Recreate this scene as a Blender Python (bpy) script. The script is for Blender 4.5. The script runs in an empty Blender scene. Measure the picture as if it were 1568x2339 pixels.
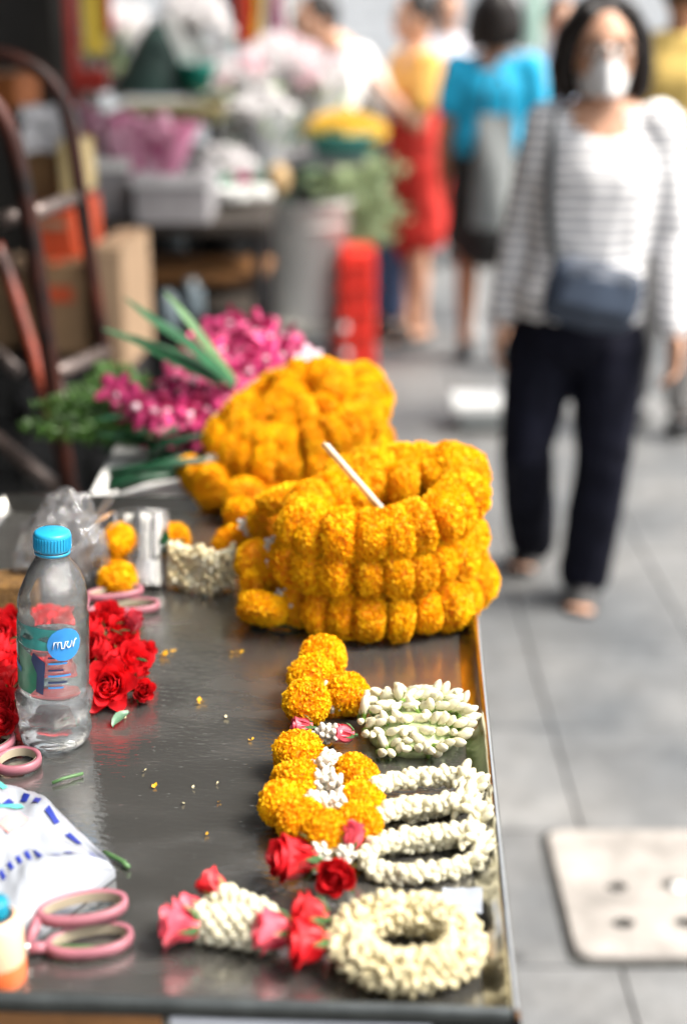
import bpy, bmesh, math, random
from mathutils import Vector, Matrix, Euler, noise as mnoise

random.seed(7)
R = math.radians
scene = bpy.context.scene
COL = scene.collection

# ------------------------------------------------------------------ camera
CAM_H, TILT = 1.55, math.atan(1150 / 3249)
FPX, CX, CY = 3249.0, 784.0, 1169.5
cam_d = bpy.data.cameras.new('camera')
cam = bpy.data.objects.new('camera', cam_d); COL.objects.link(cam)
cam.location = (0, 0, CAM_H)
cam.rotation_euler = (R(90) - TILT, 0, 0)
cam_d.sensor_fit = 'VERTICAL'; cam_d.sensor_height = 36.0; cam_d.lens = 50.0
cam_d.clip_start = 0.02; cam_d.clip_end = 500
cam_d.dof.use_dof = True
cam_d.dof.focus_distance = 1.235
cam_d.dof.aperture_fstop = 2.2
scene.camera = cam

# ------------------------------------------------------------------ world, sun, exposure
SUN_EL, SUN_AZ = R(54), R(104)          # azimuth clockwise from +Y: light from the street side
world = bpy.data.worlds.new('World'); scene.world = world; world.use_nodes = True
wn = world.node_tree.nodes; wl = world.node_tree.links
bg = wn['Background']
sky = wn.new('ShaderNodeTexSky'); sky.sky_type = 'NISHITA'; sky.sun_disc = False
sky.sun_elevation = SUN_EL; sky.sun_rotation = SUN_AZ; sky.dust_density = 4.0; sky.air_density = 1.0
hsv = wn.new('ShaderNodeHueSaturation'); hsv.inputs['Saturation'].default_value = 0.2
wl.new(sky.outputs[0], hsv.inputs['Color']); wl.new(hsv.outputs[0], bg.inputs['Color'])
bg.inputs['Strength'].default_value = 0.09
sun_d = bpy.data.lights.new('sun', 'SUN'); sun_d.energy = 1.5; sun_d.angle = R(22); sun_d.color = (1.0, .92, .81)
sun = bpy.data.objects.new('sun', sun_d); COL.objects.link(sun)
sd = Vector((math.sin(SUN_AZ) * math.cos(SUN_EL), math.cos(SUN_AZ) * math.cos(SUN_EL), math.sin(SUN_EL)))
sun.rotation_euler = (-sd).to_track_quat('-Z', 'Y').to_euler()
sun.location = (4, -2, 6)
vs = scene.view_settings
vs.view_transform = 'Standard'; vs.look = 'None'; vs.gamma = 1.0; vs.use_curve_mapping = False
vs.exposure = 2.1
cy = scene.cycles
cy.max_bounces = 10; cy.diffuse_bounces = 4; cy.glossy_bounces = 4; cy.transmission_bounces = 10; cy.transparent_max_bounces = 24
cy.caustics_reflective = False; cy.caustics_refractive = True
cy.use_denoising = True
cy.sample_clamp_indirect = 6.0

# ------------------------------------------------------------------ points: a measured pixel of the 1568-wide photo and a known height or distance give a place
def ray(x, y):
    a = (x - CX) / FPX; b = -(y - CY) / FPX
    return Vector((a, math.cos(TILT) + b * math.sin(TILT), -math.sin(TILT) + b * math.cos(TILT)))
def onz(x, y, z):
    r = ray(x, y); k = (z - CAM_H) / r.z
    return Vector((r.x * k, r.y * k, z))
def aty(x, y, Y):
    r = ray(x, y); k = Y / r.y
    return Vector((r.x * k, Y, CAM_H + r.z * k))
TZ = 0.93

# ------------------------------------------------------------------ materials
MATS = {}
def mat(name, col, rough=.6, var=.15, scale=25., bump=0., bscale=None, metal=0., spec=.5, rnd=0., trl=0., col2=None, coat=0., detail=4., sss=0.):
    if name in MATS: return MATS[name]
    m = bpy.data.materials.new(name); m.use_nodes = True
    nt = m.node_tree; n = nt.nodes; l = nt.links
    p = n['Principled BSDF']; out = n['Material Output']
    tc = n.new('ShaderNodeTexCoord'); oi = n.new('ShaderNodeObjectInfo')
    add = n.new('ShaderNodeVectorMath'); add.operation = 'MULTIPLY_ADD'
    add.inputs[1].default_value = (17, 23, 31)
    l.new(oi.outputs['Random'], add.inputs[0]); l.new(tc.outputs['Object'], add.inputs[2])
    nz = n.new('ShaderNodeTexNoise'); nz.inputs['Scale'].default_value = scale; nz.inputs['Detail'].default_value = detail
    l.new(add.outputs[0], nz.inputs['Vector'])
    rp = n.new('ShaderNodeMapRange'); rp.inputs['From Min'].default_value = .32; rp.inputs['From Max'].default_value = .68
    l.new(nz.outputs['Fac'], rp.inputs['Value'])
    mx = n.new('ShaderNodeMix'); mx.data_type = 'RGBA'
    c1 = [max(0, c * (1 - var)) for c in col]; c2 = [min(1, c * (1 + var)) for c in (col2 or col)]
    mx.inputs['A'].default_value = (*c1, 1); mx.inputs['B'].default_value = (*c2, 1)
    l.new(rp.outputs[0], mx.inputs['Factor'])
    colout = mx.outputs['Result']
    if rnd:
        h = n.new('ShaderNodeHueSaturation')
        mr = n.new('ShaderNodeMapRange'); mr.inputs['To Min'].default_value = 1 - rnd; mr.inputs['To Max'].default_value = 1 + rnd
        l.new(oi.outputs['Random'], mr.inputs['Value']); l.new(mr.outputs[0], h.inputs['Value']); l.new(colout, h.inputs['Color'])
        colout = h.outputs[0]
    l.new(colout, p.inputs['Base Color'])
    p.inputs['Roughness'].default_value = rough; p.inputs['Metallic'].default_value = metal
    p.inputs['Specular IOR Level'].default_value = spec
    p.inputs['Coat Weight'].default_value = coat
    if sss:
        p.inputs['Subsurface Weight'].default_value = sss; p.inputs['Subsurface Radius'].default_value = (.01, .006, .004); p.inputs['Subsurface Scale'].default_value = 1
    if bump:
        nb = n.new('ShaderNodeTexNoise'); nb.inputs['Scale'].default_value = bscale or scale * 3; nb.inputs['Detail'].default_value = 5
        l.new(add.outputs[0], nb.inputs['Vector'])
        b = n.new('ShaderNodeBump'); b.inputs['Strength'].default_value = bump; b.inputs['Distance'].default_value = .01
        l.new(nb.outputs['Fac'], b.inputs['Height']); l.new(b.outputs[0], p.inputs['Normal'])
    if trl:
        t = n.new('ShaderNodeBsdfTranslucent'); l.new(colout, t.inputs['Color'])
        ms = n.new('ShaderNodeMixShader'); ms.inputs[0].default_value = trl
        l.new(p.outputs[0], ms.inputs[1]); l.new(t.outputs[0], ms.inputs[2]); l.new(ms.outputs[0], out.inputs['Surface'])
    MATS[name] = m
    return m

def film_mat(name, tint=(1, 1, 1), rough=.06, base=.08, milk=0.):
    """thin clear plastic: fresnel mix of clear and glossy"""
    m = bpy.data.materials.new(name); m.use_nodes = True
    n = m.node_tree.nodes; l = m.node_tree.links
    n.remove(n['Principled BSDF']); out = n['Material Output']
    tr = n.new('ShaderNodeBsdfTransparent'); tr.inputs[0].default_value = (*tint, 1)
    gl = n.new('ShaderNodeBsdfGlossy'); gl.inputs['Roughness'].default_value = rough
    fr = n.new('ShaderNodeFresnel'); fr.inputs['IOR'].default_value = 1.5
    ad = n.new('ShaderNodeMath'); ad.operation = 'ADD'; ad.inputs[1].default_value = base; ad.use_clamp = True
    nz = n.new('ShaderNodeTexNoise'); nz.inputs['Scale'].default_value = 60; nz.inputs['Detail'].default_value = 4
    b = n.new('ShaderNodeBump'); b.inputs['Strength'].default_value = .35; b.inputs['Distance'].default_value = .004
    l.new(nz.outputs['Fac'], b.inputs['Height']); l.new(b.outputs[0], gl.inputs['Normal'])
    ms = n.new('ShaderNodeMixShader')
    l.new(fr.outputs[0], ad.inputs[0]); l.new(ad.outputs[0], ms.inputs[0])
    src = tr.outputs[0]
    if milk:
        df = n.new('ShaderNodeBsdfTranslucent'); df.inputs[0].default_value = (.85, .86, .87, 1); d2 = n.new('ShaderNodeBsdfDiffuse'); d2.inputs[0].default_value = (.85, .86, .87, 1)
        m0 = n.new('ShaderNodeMixShader'); l.new(df.outputs[0], m0.inputs[1]); l.new(d2.outputs[0], m0.inputs[2])
        m1 = n.new('ShaderNodeMixShader'); m1.inputs[0].default_value = milk; l.new(tr.outputs[0], m1.inputs[1]); l.new(m0.outputs[0], m1.inputs[2]); src = m1.outputs[0]
    l.new(src, ms.inputs[1]); l.new(gl.outputs[0], ms.inputs[2]); l.new(ms.outputs[0], out.inputs['Surface'])
    MATS[name] = m
    return m

def steel_table_mat():
    m = bpy.data.materials.new('wet_steel'); m.use_nodes = True
    n = m.node_tree.nodes; l = m.node_tree.links; p = n['Principled BSDF']
    tc = n.new('ShaderNodeTexCoord')
    n1 = n.new('ShaderNodeTexNoise'); n1.inputs['Scale'].default_value = 7; n1.inputs['Detail'].default_value = 7; n1.inputs['Distortion'].default_value = .4
    n2 = n.new('ShaderNodeTexNoise'); n2.inputs['Scale'].default_value = 90; n2.inputs['Detail'].default_value = 3
    mp = n.new('ShaderNodeMapping'); mp.inputs['Scale'].default_value = (1, 2.6, 1); mp.inputs['Rotation'].default_value = (0, 0, R(25))
    l.new(tc.outputs['Object'], mp.inputs[0]); l.new(mp.outputs[0], n1.inputs['Vector']); l.new(mp.outputs[0], n2.inputs['Vector'])
    mr = n.new('ShaderNodeMapRange'); mr.inputs['From Min'].default_value = .4; mr.inputs['From Max'].default_value = .62
    mr.inputs['To Min'].default_value = .08; mr.inputs['To Max'].default_value = .28
    l.new(n1.outputs['Fac'], mr.inputs['Value']); l.new(mr.outputs[0], p.inputs['Roughness'])
    mx = n.new('ShaderNodeMix'); mx.data_type = 'RGBA'
    mx.inputs['A'].default_value = (.29, .288, .275, 1); mx.inputs['B'].default_value = (.43, .42, .395, 1)
    l.new(n1.outputs['Fac'], mx.inputs['Factor']); l.new(mx.outputs['Result'], p.inputs['Base Color'])
    p.inputs['Metallic'].default_value = .9
    # dried specks and scratches
    n3 = n.new('ShaderNodeTexVoronoi'); n3.inputs['Scale'].default_value = 55
    l.new(mp.outputs[0], n3.inputs['Vector'])
    sp = n.new('ShaderNodeMapRange'); sp.inputs['From Min'].default_value = .05; sp.inputs['From Max'].default_value = .16; sp.inputs['To Min'].default_value = 1; sp.inputs['To Max'].default_value = 0
    l.new(n3.outputs['Distance'], sp.inputs['Value'])
    mm = n.new('ShaderNodeMath'); mm.operation = 'MULTIPLY_ADD'; mm.inputs[1].default_value = .35
    l.new(sp.outputs[0], mm.inputs[0]); l.new(n2.outputs['Fac'], mm.inputs[2])
    ma = n.new('ShaderNodeMath'); ma.operation = 'MULTIPLY_ADD'; ma.inputs[1].default_value = .7
    l.new(n1.outputs['Fac'], ma.inputs[0]); l.new(mm.outputs[0], ma.inputs[2])
    b = n.new('ShaderNodeBump'); b.inputs['Strength'].default_value = .14; b.inputs['Distance'].default_value = .004
    l.new(ma.outputs[0], b.inputs['Height']); l.new(b.outputs[0], p.inputs['Normal'])
    MATS['wet_steel'] = m
    return m

def paving_mat():
    m = bpy.data.materials.new('paving'); m.use_nodes = True
    n = m.node_tree.nodes; l = m.node_tree.links; p = n['Principled BSDF']
    ge = n.new('ShaderNodeNewGeometry'); oi = n.new('ShaderNodeObjectInfo')
    n1 = n.new('ShaderNodeTexNoise'); n1.inputs['Scale'].default_value = 2.2; n1.inputs['Detail'].default_value = 6
    n2 = n.new('ShaderNodeTexNoise'); n2.inputs['Scale'].default_value = 160; n2.inputs['Detail'].default_value = 3
    l.new(ge.outputs['Position'], n1.inputs['Vector']); l.new(ge.outputs['Position'], n2.inputs['Vector'])
    rp = n.new('ShaderNodeValToRGB')
    rp.color_ramp.elements[0].position = .3; rp.color_ramp.elements[0].color = (.104, .112, .119, 1)
    rp.color_ramp.elements[1].position = .72; rp.color_ramp.elements[1].color = (.196, .194, .188, 1)
    l.new(n1.outputs['Fac'], rp.inputs[0])
    mr = n.new('ShaderNodeMapRange'); mr.inputs['To Min'].default_value = .9; mr.inputs['To Max'].default_value = 1.1
    l.new(oi.outputs['Random'], mr.inputs['Value'])
    n4 = n.new('ShaderNodeTexNoise'); n4.inputs['Scale'].default_value = 11; n4.inputs['Detail'].default_value = 8; n4.inputs['Roughness'].default_value = .7
    l.new(ge.outputs['Position'], n4.inputs['Vector'])
    m2 = n.new('ShaderNodeMapRange'); m2.inputs['To Min'].default_value = .8; m2.inputs['To Max'].default_value = 1.2
    l.new(n2.outputs['Fac'], m2.inputs['Value'])
    mu = n.new('ShaderNodeMath'); mu.operation = 'MULTIPLY'
    l.new(mr.outputs[0], mu.inputs[0]); l.new(m2.outputs[0], mu.inputs[1])
    m5 = n.new('ShaderNodeMapRange'); m5.inputs['From Min'].default_value = .33; m5.inputs['From Max'].default_value = .6; m5.inputs['To Min'].default_value = .72; m5.inputs['To Max'].default_value = 1.08
    l.new(n4.outputs['Fac'], m5.inputs['Value'])
    vo = n.new('ShaderNodeTexVoronoi'); vo.inputs['Scale'].default_value = 4.5; l.new(ge.outputs['Position'], vo.inputs['Vector'])
    m6 = n.new('ShaderNodeMapRange'); m6.inputs['From Min'].default_value = .06; m6.inputs['From Max'].default_value = .085; m6.inputs['To Min'].default_value = .6; m6.inputs['To Max'].default_value = 1.0
    l.new(vo.outputs['Distance'], m6.inputs['Value'])
    k1 = n.new('ShaderNodeMath'); k1.operation = 'MULTIPLY'; l.new(m5.outputs[0], k1.inputs[0]); l.new(m6.outputs[0], k1.inputs[1])
    k2 = n.new('ShaderNodeMath'); k2.operation = 'MULTIPLY'; l.new(mu.outputs[0], k2.inputs[0]); l.new(k1.outputs[0], k2.inputs[1])
    h = n.new('ShaderNodeHueSaturation'); l.new(k2.outputs[0], h.inputs['Value']); l.new(rp.outputs[0], h.inputs['Color'])
    l.new(h.outputs[0], p.inputs['Base Color'])
    r2 = n.new('ShaderNodeMapRange'); r2.inputs['To Min'].default_value = .42; r2.inputs['To Max'].default_value = .75
    l.new(n1.outputs['Fac'], r2.inputs['Value']); l.new(r2.outputs[0], p.inputs['Roughness'])
    b = n.new('ShaderNodeBump'); b.inputs['Strength'].default_value = .3; b.inputs['Distance'].default_value = .003
    l.new(n2.outputs['Fac'], b.inputs['Height']); l.new(b.outputs[0], p.inputs['Normal'])
    MATS['paving'] = m
    return m

def stripe_mat(name, base, stripe, period, duty, axis=2, rough=.8, offset=0.):
    m = bpy.data.materials.new(name); m.use_nodes = True
    n = m.node_tree.nodes; l = m.node_tree.links; p = n['Principled BSDF']
    tc = n.new('ShaderNodeTexCoord'); sx = n.new('ShaderNodeSeparateXYZ'); l.new(tc.outputs['Object'], sx.inputs[0])
    nz = n.new('ShaderNodeTexNoise'); nz.inputs['Scale'].default_value = 7
    l.new(tc.outputs['Object'], nz.inputs['Vector'])
    a = n.new('ShaderNodeMath'); a.operation = 'MULTIPLY_ADD'; a.inputs[1].default_value = .02; l.new(nz.outputs['Fac'], a.inputs[0]); l.new(sx.outputs[axis], a.inputs[2])
    d = n.new('ShaderNodeMath'); d.operation = 'DIVIDE'; d.inputs[1].default_value = period; l.new(a.outputs[0], d.inputs[0])
    f = n.new('ShaderNodeMath'); f.operation = 'FRACT'; l.new(d.outputs[0], f.inputs[0])
    c = n.new('ShaderNodeMath'); c.operation = 'LESS_THAN'; c.inputs[1].default_value = duty; l.new(f.outputs[0], c.inputs[0])
    mx = n.new('ShaderNodeMix'); mx.data_type = 'RGBA'; mx.inputs['A'].default_value = (*base, 1); mx.inputs['B'].default_value = (*stripe, 1)
    l.new(c.outputs[0], mx.inputs['Factor']); l.new(mx.outputs['Result'], p.inputs['Base Color'])
    p.inputs['Roughness'].default_value = rough
    MATS[name] = m
    return m

MARI = mat('marigold_petal', (.92, .42, .003), .6, .12, 40, trl=.34, col2=(.96, .57, .006), rnd=.08, spec=.2)
MARI_D = mat('marigold_core', (.80, .30, .002), .8, .2, 60)
JAS = mat('jasmine_white', (.72, .67, .46), .5, .08, 120, trl=.25, rnd=.08, col2=(.82, .79, .62))
JASC = mat('jasmine_cream', (.68, .58, .33), .5, .1, 120, trl=.25, rnd=.08, col2=(.80, .72, .47))
CROWN = mat('crown_flower_white', (.74, .71, .62), .42, .05, 60, trl=.15, rnd=.04)
GREENL = mat('calyx_green', (.22, .38, .06), .5, .25, 40, trl=.2)
GREEN = mat('leaf_green', (.010, .075, .026), .55, .35, 30, trl=.12, spec=.25)
GREEN2 = mat('leaf_green_light', (.09, .20, .07), .45, .25, 30, trl=.2)
GREEND = mat('stem_dark_green', (.008, .05, .022), .45, .3, 30)
FERN = mat('fern_green', (.045, .12, .012), .5, .4, 30, trl=.25, rnd=.25)
ROSE = mat('rose_red', (.62, .008, .012), .42, .22, 60, trl=.22, rnd=.12, col2=(.74, .02, .03))
ROSEP = mat('rose_pink', (.72, .045, .09), .42, .25, 50, trl=.22, rnd=.12, col2=(.85, .12, .16))
ORCH = mat('orchid_magenta', (.27, .002, .035), .5, .35, 60, trl=.22, rnd=.45, col2=(.60, .05, .20))
ORCHW = mat('orchid_pale', (.82, .62, .70), .5, .15, 40, trl=.3)
STEEL = mat('rim_steel', (.62, .61, .58), .22, .08, 30, metal=1., bump=.05, bscale=60)
STEELD = mat('dark_steel', (.10, .10, .10), .4, .2, 30, metal=.8)
WET = steel_table_mat(); PAVE = paving_mat()
WOOD = mat('wood_plank', (.20, .09, .03), .55, .35, 14, bump=.2)
WOODL = mat('wood_strip', (.68, .55, .36), .6, .15, 40, bump=.1)
WHITE = mat('white_strip', (.78, .76, .70), .5, .08, 60)
FOAM = mat('white_foam', (.80, .80, .78), .75, .06, 60, bump=.15, bscale=220)
FOAMG = mat('grey_foam', (.30, .29, .30), .75, .12, 30)
PINKP = mat('pink_plastic', (.32, .115, .145), .45, .2, 30)
PINKIN = mat('beige_plastic', (.42, .36, .26), .5, .15, 30)
BLUEC = mat('blue_cap', (.015, .30, .52), .38, .06, 20)
CLEAR = film_mat('clear_bottle', (.995, .995, .995), .06, .06, .07)
CRUMP = film_mat('clear_bag', (.99, .99, .99), .12, .08, .10)
def water_mat():
    m = bpy.data.materials.new('water'); m.use_nodes = True
    p = m.node_tree.nodes['Principled BSDF']
    p.inputs['Base Color'].default_value = (.97, .99, .99, 1); p.inputs['Transmission Weight'].default_value = 1; p.inputs['Roughness'].default_value = 0.0; p.inputs['IOR'].default_value = 1.25
    MATS['water'] = m; return m
WATER = water_mat()

# ------------------------------------------------------------------ mesh builder
class MB:
    def __init__(s): s.v = []; s.f = []; s.mi = []; s.mats = []
    def m(s, material):
        if material not in s.mats: s.mats.append(material)
        return s.mats.index(material)
    def add(s, verts, faces, material):
        o = len(s.v); k = s.m(material)
        s.v += [Vector(p) for p in verts]
        for f in faces: s.f.append([i + o for i in f]); s.mi.append(k)
    def box(s, c, size, material, rot=None, taper=1.0):
        sx, sy, sz = [d / 2 for d in size]; rot = rot or Matrix()
        b = min(sx, sy, sz) * .18
        vs_ = []
        for z, t in ((-sz, 1), (sz, taper)):
            pass
        bm = bmesh.new(); bmesh.ops.create_cube(bm, size=1)
        for v in bm.verts:
            k = taper if v.co.z > 0 else 1
            v.co = Vector((v.co.x * sx * 2 * k, v.co.y * sy * 2 * k, v.co.z * sz * 2))
        bmesh.ops.bevel(bm, geom=bm.edges[:], offset=b, segments=1, affect='EDGES')
        M = rot.to_4x4() if rot else Matrix()
        bm.verts.index_update()
        s.add([Vector(c) + M @ v.co for v in bm.verts], [[v.index for v in f.verts] for f in bm.faces], material)
        bm.free()
    def tube(s, pts, rad, material, seg=8, cap=True):
        pts = [Vector(p) for p in pts]; n = len(pts)
        if not hasattr(rad, '__len__'): rad = [rad] * n
        verts = []; faces = []
        up = None
        for i, p in enumerate(pts):
            d = (pts[min(i + 1, n - 1)] - pts[max(i - 1, 0)]).normalized()
            if up is None:
                up = Vector((0, 0, 1)) if abs(d.z) < .9 else Vector((1, 0, 0))
            a = up - d * up.dot(d); a.normalize(); up = a; b = d.cross(a)
            for k in range(seg):
                t = 2 * math.pi * k / seg
                verts.append(p + (a * math.cos(t) + b * math.sin(t)) * rad[i])
        for i in range(n - 1):
            for k in range(seg):
                faces.append([i * seg + k, i * seg + (k + 1) % seg, (i + 1) * seg + (k + 1) % seg, (i + 1) * seg + k])
        if cap:
            faces.append(list(range(seg))[::-1]); faces.append([(n - 1) * seg + k for k in range(seg)])
        s.add(verts, faces, material)
    def lathe(s, prof, material, seg=24, c=(0, 0, 0), wob=0., squash=1.):
        c = Vector(c); verts = []; faces = []
        for i, (r, z) in enumerate(prof):
            for k in range(seg):
                t = 2 * math.pi * k / seg
                rr = r * (1 + wob * math.sin(3 * t + z * 90) + wob * .6 * math.sin(5 * t - z * 160))
                verts.append(c + Vector((rr * math.cos(t), rr * math.sin(t) * squash, z)))
        for i in range(len(prof) - 1):
            for k in range(seg):
                faces.append([i * seg + k, i * seg + (k + 1) % seg, (i + 1) * seg + (k + 1) % seg, (i + 1) * seg + k])
        s.add(verts, faces, material)
    def ell(s, c, r, material, seg=12, rings=8, rot=None):
        c = Vector(c); verts = []; faces = []; M = rot or Matrix.Identity(3)
        for i in range(rings + 1):
            ph = math.pi * i / rings
            rr = max(math.sin(ph), .02)
            for k in range(seg):
                t = 2 * math.pi * k / seg
                verts.append(c + M @ Vector((r[0] * rr * math.cos(t), r[1] * rr * math.sin(t), -r[2] * math.cos(ph))))
        for i in range(rings):
            for k in range(seg):
                faces.append([i * seg + k, i * seg + (k + 1) % seg, (i + 1) * seg + (k + 1) % seg, (i + 1) * seg + k])
        faces.append(list(range(seg))[::-1]); faces.append([rings * seg + k for k in range(seg)])
        s.add(verts, faces, material)
    def grid(s, fn, nu, nv, material):
        verts = [fn(i / nu, j / nv) for j in range(nv + 1) for i in range(nu + 1)]
        faces = [[j * (nu + 1) + i, j * (nu + 1) + i + 1, (j + 1) * (nu + 1) + i + 1, (j + 1) * (nu + 1) + i] for j in range(nv) for i in range(nu)]
        s.add(verts, faces, material)
    def blob(s, rings, material, seg=14, right=(1, 0, 0)):
        """tapered elliptical limb: rings of (centre, r_right, r_other), rounded ends"""
        rings = [(Vector(c), a, b) for c, a, b in rings]
        d0 = (rings[1][0] - rings[0][0]).normalized(); d1 = (rings[-1][0] - rings[-2][0]).normalized()
        def caps(c, a, b, d):
            r = min(a, b)
            return [(c + d * r * t, a * q, b * q) for t, q in ((.5, .87), (.85, .5), (.98, .15))]
        full = caps(*rings[0], -d0)[::-1] + rings + caps(*rings[-1], d1)
        n = len(full); verts = []; faces = []
        for i, (c, a, b) in enumerate(full):
            d = (full[min(i + 1, n - 1)][0] - full[max(i - 1, 0)][0]).normalized()
            rt = Vector(right); rt = rt - d * rt.dot(d)
            if rt.length < .05: rt = Vector((0, 1, 0)) - d * d.y
            rt.normalize(); o = d.cross(rt)
            for k in range(seg):
                t = 2 * math.pi * k / seg
                verts.append(c + rt * a * math.cos(t) + o * b * math.sin(t))
        for i in range(n - 1):
            for k in range(seg):
                faces.append([i * seg + k, i * seg + (k + 1) % seg, (i + 1) * seg + (k + 1) % seg, (i + 1) * seg + k])
        faces.append(list(range(seg))[::-1]); faces.append([(n - 1) * seg + k for k in range(seg)])
        s.add(verts, faces, material)
    def mesh(s, name, smooth=True):
        me = bpy.data.meshes.new(name)
        me.from_pydata([tuple(v) for v in s.v], [], s.f)
        for m_ in s.mats: me.materials.append(m_)
        me.polygons.foreach_set('material_index', s.mi)
        me.polygons.foreach_set('use_smooth', [smooth] * len(s.f))
        me.validate(); me.update()
        return me
    def build(s, name, parent=None, loc=(0, 0, 0), smooth=True, rot=None):
        return put(s.mesh(name, smooth), name, parent, loc, rot)

def put(me, name, parent=None, loc=(0, 0, 0), rot=None, scale=None):
    o = bpy.data.objects.new(name, me); COL.objects.link(o)
    o.parent = parent; o.location = loc
    if rot is not None: o.rotation_euler = rot if not isinstance(rot, Matrix) else rot.to_euler()
    if scale is not None: o.scale = scale if hasattr(scale, '__len__') else (scale,) * 3
    return o
def tag(o, label=None, cat=None, group=None, kind=None):
    if label: o['label'] = label
    if cat: o['category'] = cat
    if group: o['group'] = group
    if kind: o['kind'] = kind
    return o
def thing(name, label, cat, loc=(0, 0, 0), group=None, rz=0.):
    o = bpy.data.objects.new(name, None); COL.objects.link(o); o.location = loc; o.rotation_euler = (0, 0, rz)
    o.empty_display_size = .05
    return tag(o, label, cat, group)
def struct(o): return tag(o, kind='structure')
def voxel(mb, name, size, smooth=2, parent=None, loc=(0, 0, 0), material=None, fold=0.):
    """fuse the overlapping pieces into one continuous skin"""
    me = mb.mesh(name); o = bpy.data.objects.new(name, me); COL.objects.link(o)
    r = o.modifiers.new('r', 'REMESH'); r.mode = 'VOXEL'; r.voxel_size = size; r.use_smooth_shade = True
    if smooth:
        sm = o.modifiers.new('s', 'SMOOTH'); sm.factor = .5; sm.iterations = smooth
    dg = bpy.context.evaluated_depsgraph_get()
    nm = bpy.data.meshes.new_from_object(o.evaluated_get(dg))
    nm.name = name
    bpy.data.objects.remove(o); bpy.data.meshes.remove(me)
    if fold:
        nm.update(); ns = [v.normal.copy() for v in nm.vertices]
        for v, n_ in zip(nm.vertices, ns):
            q = v.co
            k_ = mnoise.noise(Vector((q.x * 22, q.y * 22, q.z * 7))) + .8 * abs(mnoise.noise(Vector((q.x * 9 + q.z * 14, q.y * 9, q.z * 20 + 7)))) + .5 * mnoise.noise(Vector((q.x * 45, q.y * 45, q.z * 14)))
            v.co = q + n_ * fold * k_
    nm.materials.clear(); nm.materials.append(material or mb.mats[0])
    return put(nm, name, parent, loc)
def zto(d, roll=0.):
    """matrix turning +Z to direction d"""
    return (Vector(d).normalized().to_track_quat('Z', 'Y').to_matrix() @ Matrix.Rotation(roll, 3, 'Z'))
def spline(pts, n, closed=False):
    pts = [Vector(p) for p in pts]; N = len(pts); out = []
    segs = N if closed else N - 1
    for i in range(n):
        t = i / n * segs if closed else i / (n - 1) * segs
        k = min(int(t), segs - 1); f = t - k
        g = lambda j: pts[j % N] if closed else pts[max(0, min(N - 1, j))]
        p0, p1, p2, p3 = g(k - 1), g(k), g(k + 1), g(k + 2)
        out.append(.5 * ((2 * p1) + (p2 - p0) * f + (2 * p0 - 5 * p1 + 4 * p2 - p3) * f * f + (3 * p1 - p0 - 3 * p2 + p3) * f ** 3))
    return out
def even(pts, step, closed=True):
    """resample a path at even spacing"""
    d = spline(pts, 400, closed)
    if closed: d.append(d[0])
    L = [0]
    for a, b in zip(d, d[1:]): L.append(L[-1] + (b - a).length)
    n = max(3, round(L[-1] / step)); out = []; j = 0
    for i in range(n if closed else n + 1):
        t = L[-1] * i / n
        while j < len(L) - 2 and L[j + 1] < t: j += 1
        f = (t - L[j]) / max(1e-9, L[j + 1] - L[j]); out.append(d[j].lerp(d[j + 1], f))
    return out

# ================================================================== THE SETTING
# pavement: a joint sheet with slabs laid on it
g = MB(); g.add([(-60, -60, -.007), (60, -60, -.007), (60, 120, -.007), (-60, 120, -.007)], [[0, 1, 2, 3]],
                mat('joint_grit', (.075, .075, .07), .9, .3, 40))
pav = struct(g.build('pavement', smooth=False))
SL = .43
sm_ = MB(); sm_.box((0, 0, -.006), (SL - .005, SL - .005, .012), PAVE)
slab_me = sm_.mesh('slab', False)
for i in range(-4, 7):
    for j in range(-1, 24):
        x = .475 + SL * (i + .5); y = 2.04 + SL * (j + .5) - .43
        if y > 10.5: continue
        if abs(x) > .30 * y + .9: continue
        put(slab_me, 'slab', pav, (x, y, random.uniform(-.001, .001)), (random.uniform(-.003, .003), random.uniform(-.003, .003), 0))
g = MB(); g.add([(-60, 10.7, -.003), (60, 10.7, -.003), (60, 120, -.003), (-60, 120, -.003)], [[0, 1, 2, 3]], PAVE)
struct(g.build('far_pavement', smooth=False))

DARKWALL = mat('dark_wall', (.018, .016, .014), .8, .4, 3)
CANV = mat('shade_canvas', (.11, .11, .10), .8, .3, 4)
BUILD = mat('shop_render', (.66, .66, .65), .8, .08, 1.5)
SHUT = mat('shutter_grey', (.58, .60, .62), .5, .1, 5)

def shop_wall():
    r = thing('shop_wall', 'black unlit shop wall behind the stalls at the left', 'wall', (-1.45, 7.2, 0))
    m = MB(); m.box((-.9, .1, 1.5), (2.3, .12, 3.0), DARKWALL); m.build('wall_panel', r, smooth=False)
    m = MB(); m.box((-.45, -4.3, 1.5), (.1, 8.6, 3.0), DARKWALL); m.build('shade_panel', r, smooth=False)  # added side wall, out of view, to darken the left side
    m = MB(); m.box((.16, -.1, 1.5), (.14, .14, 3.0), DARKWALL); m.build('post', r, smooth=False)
shop_wall()

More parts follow.
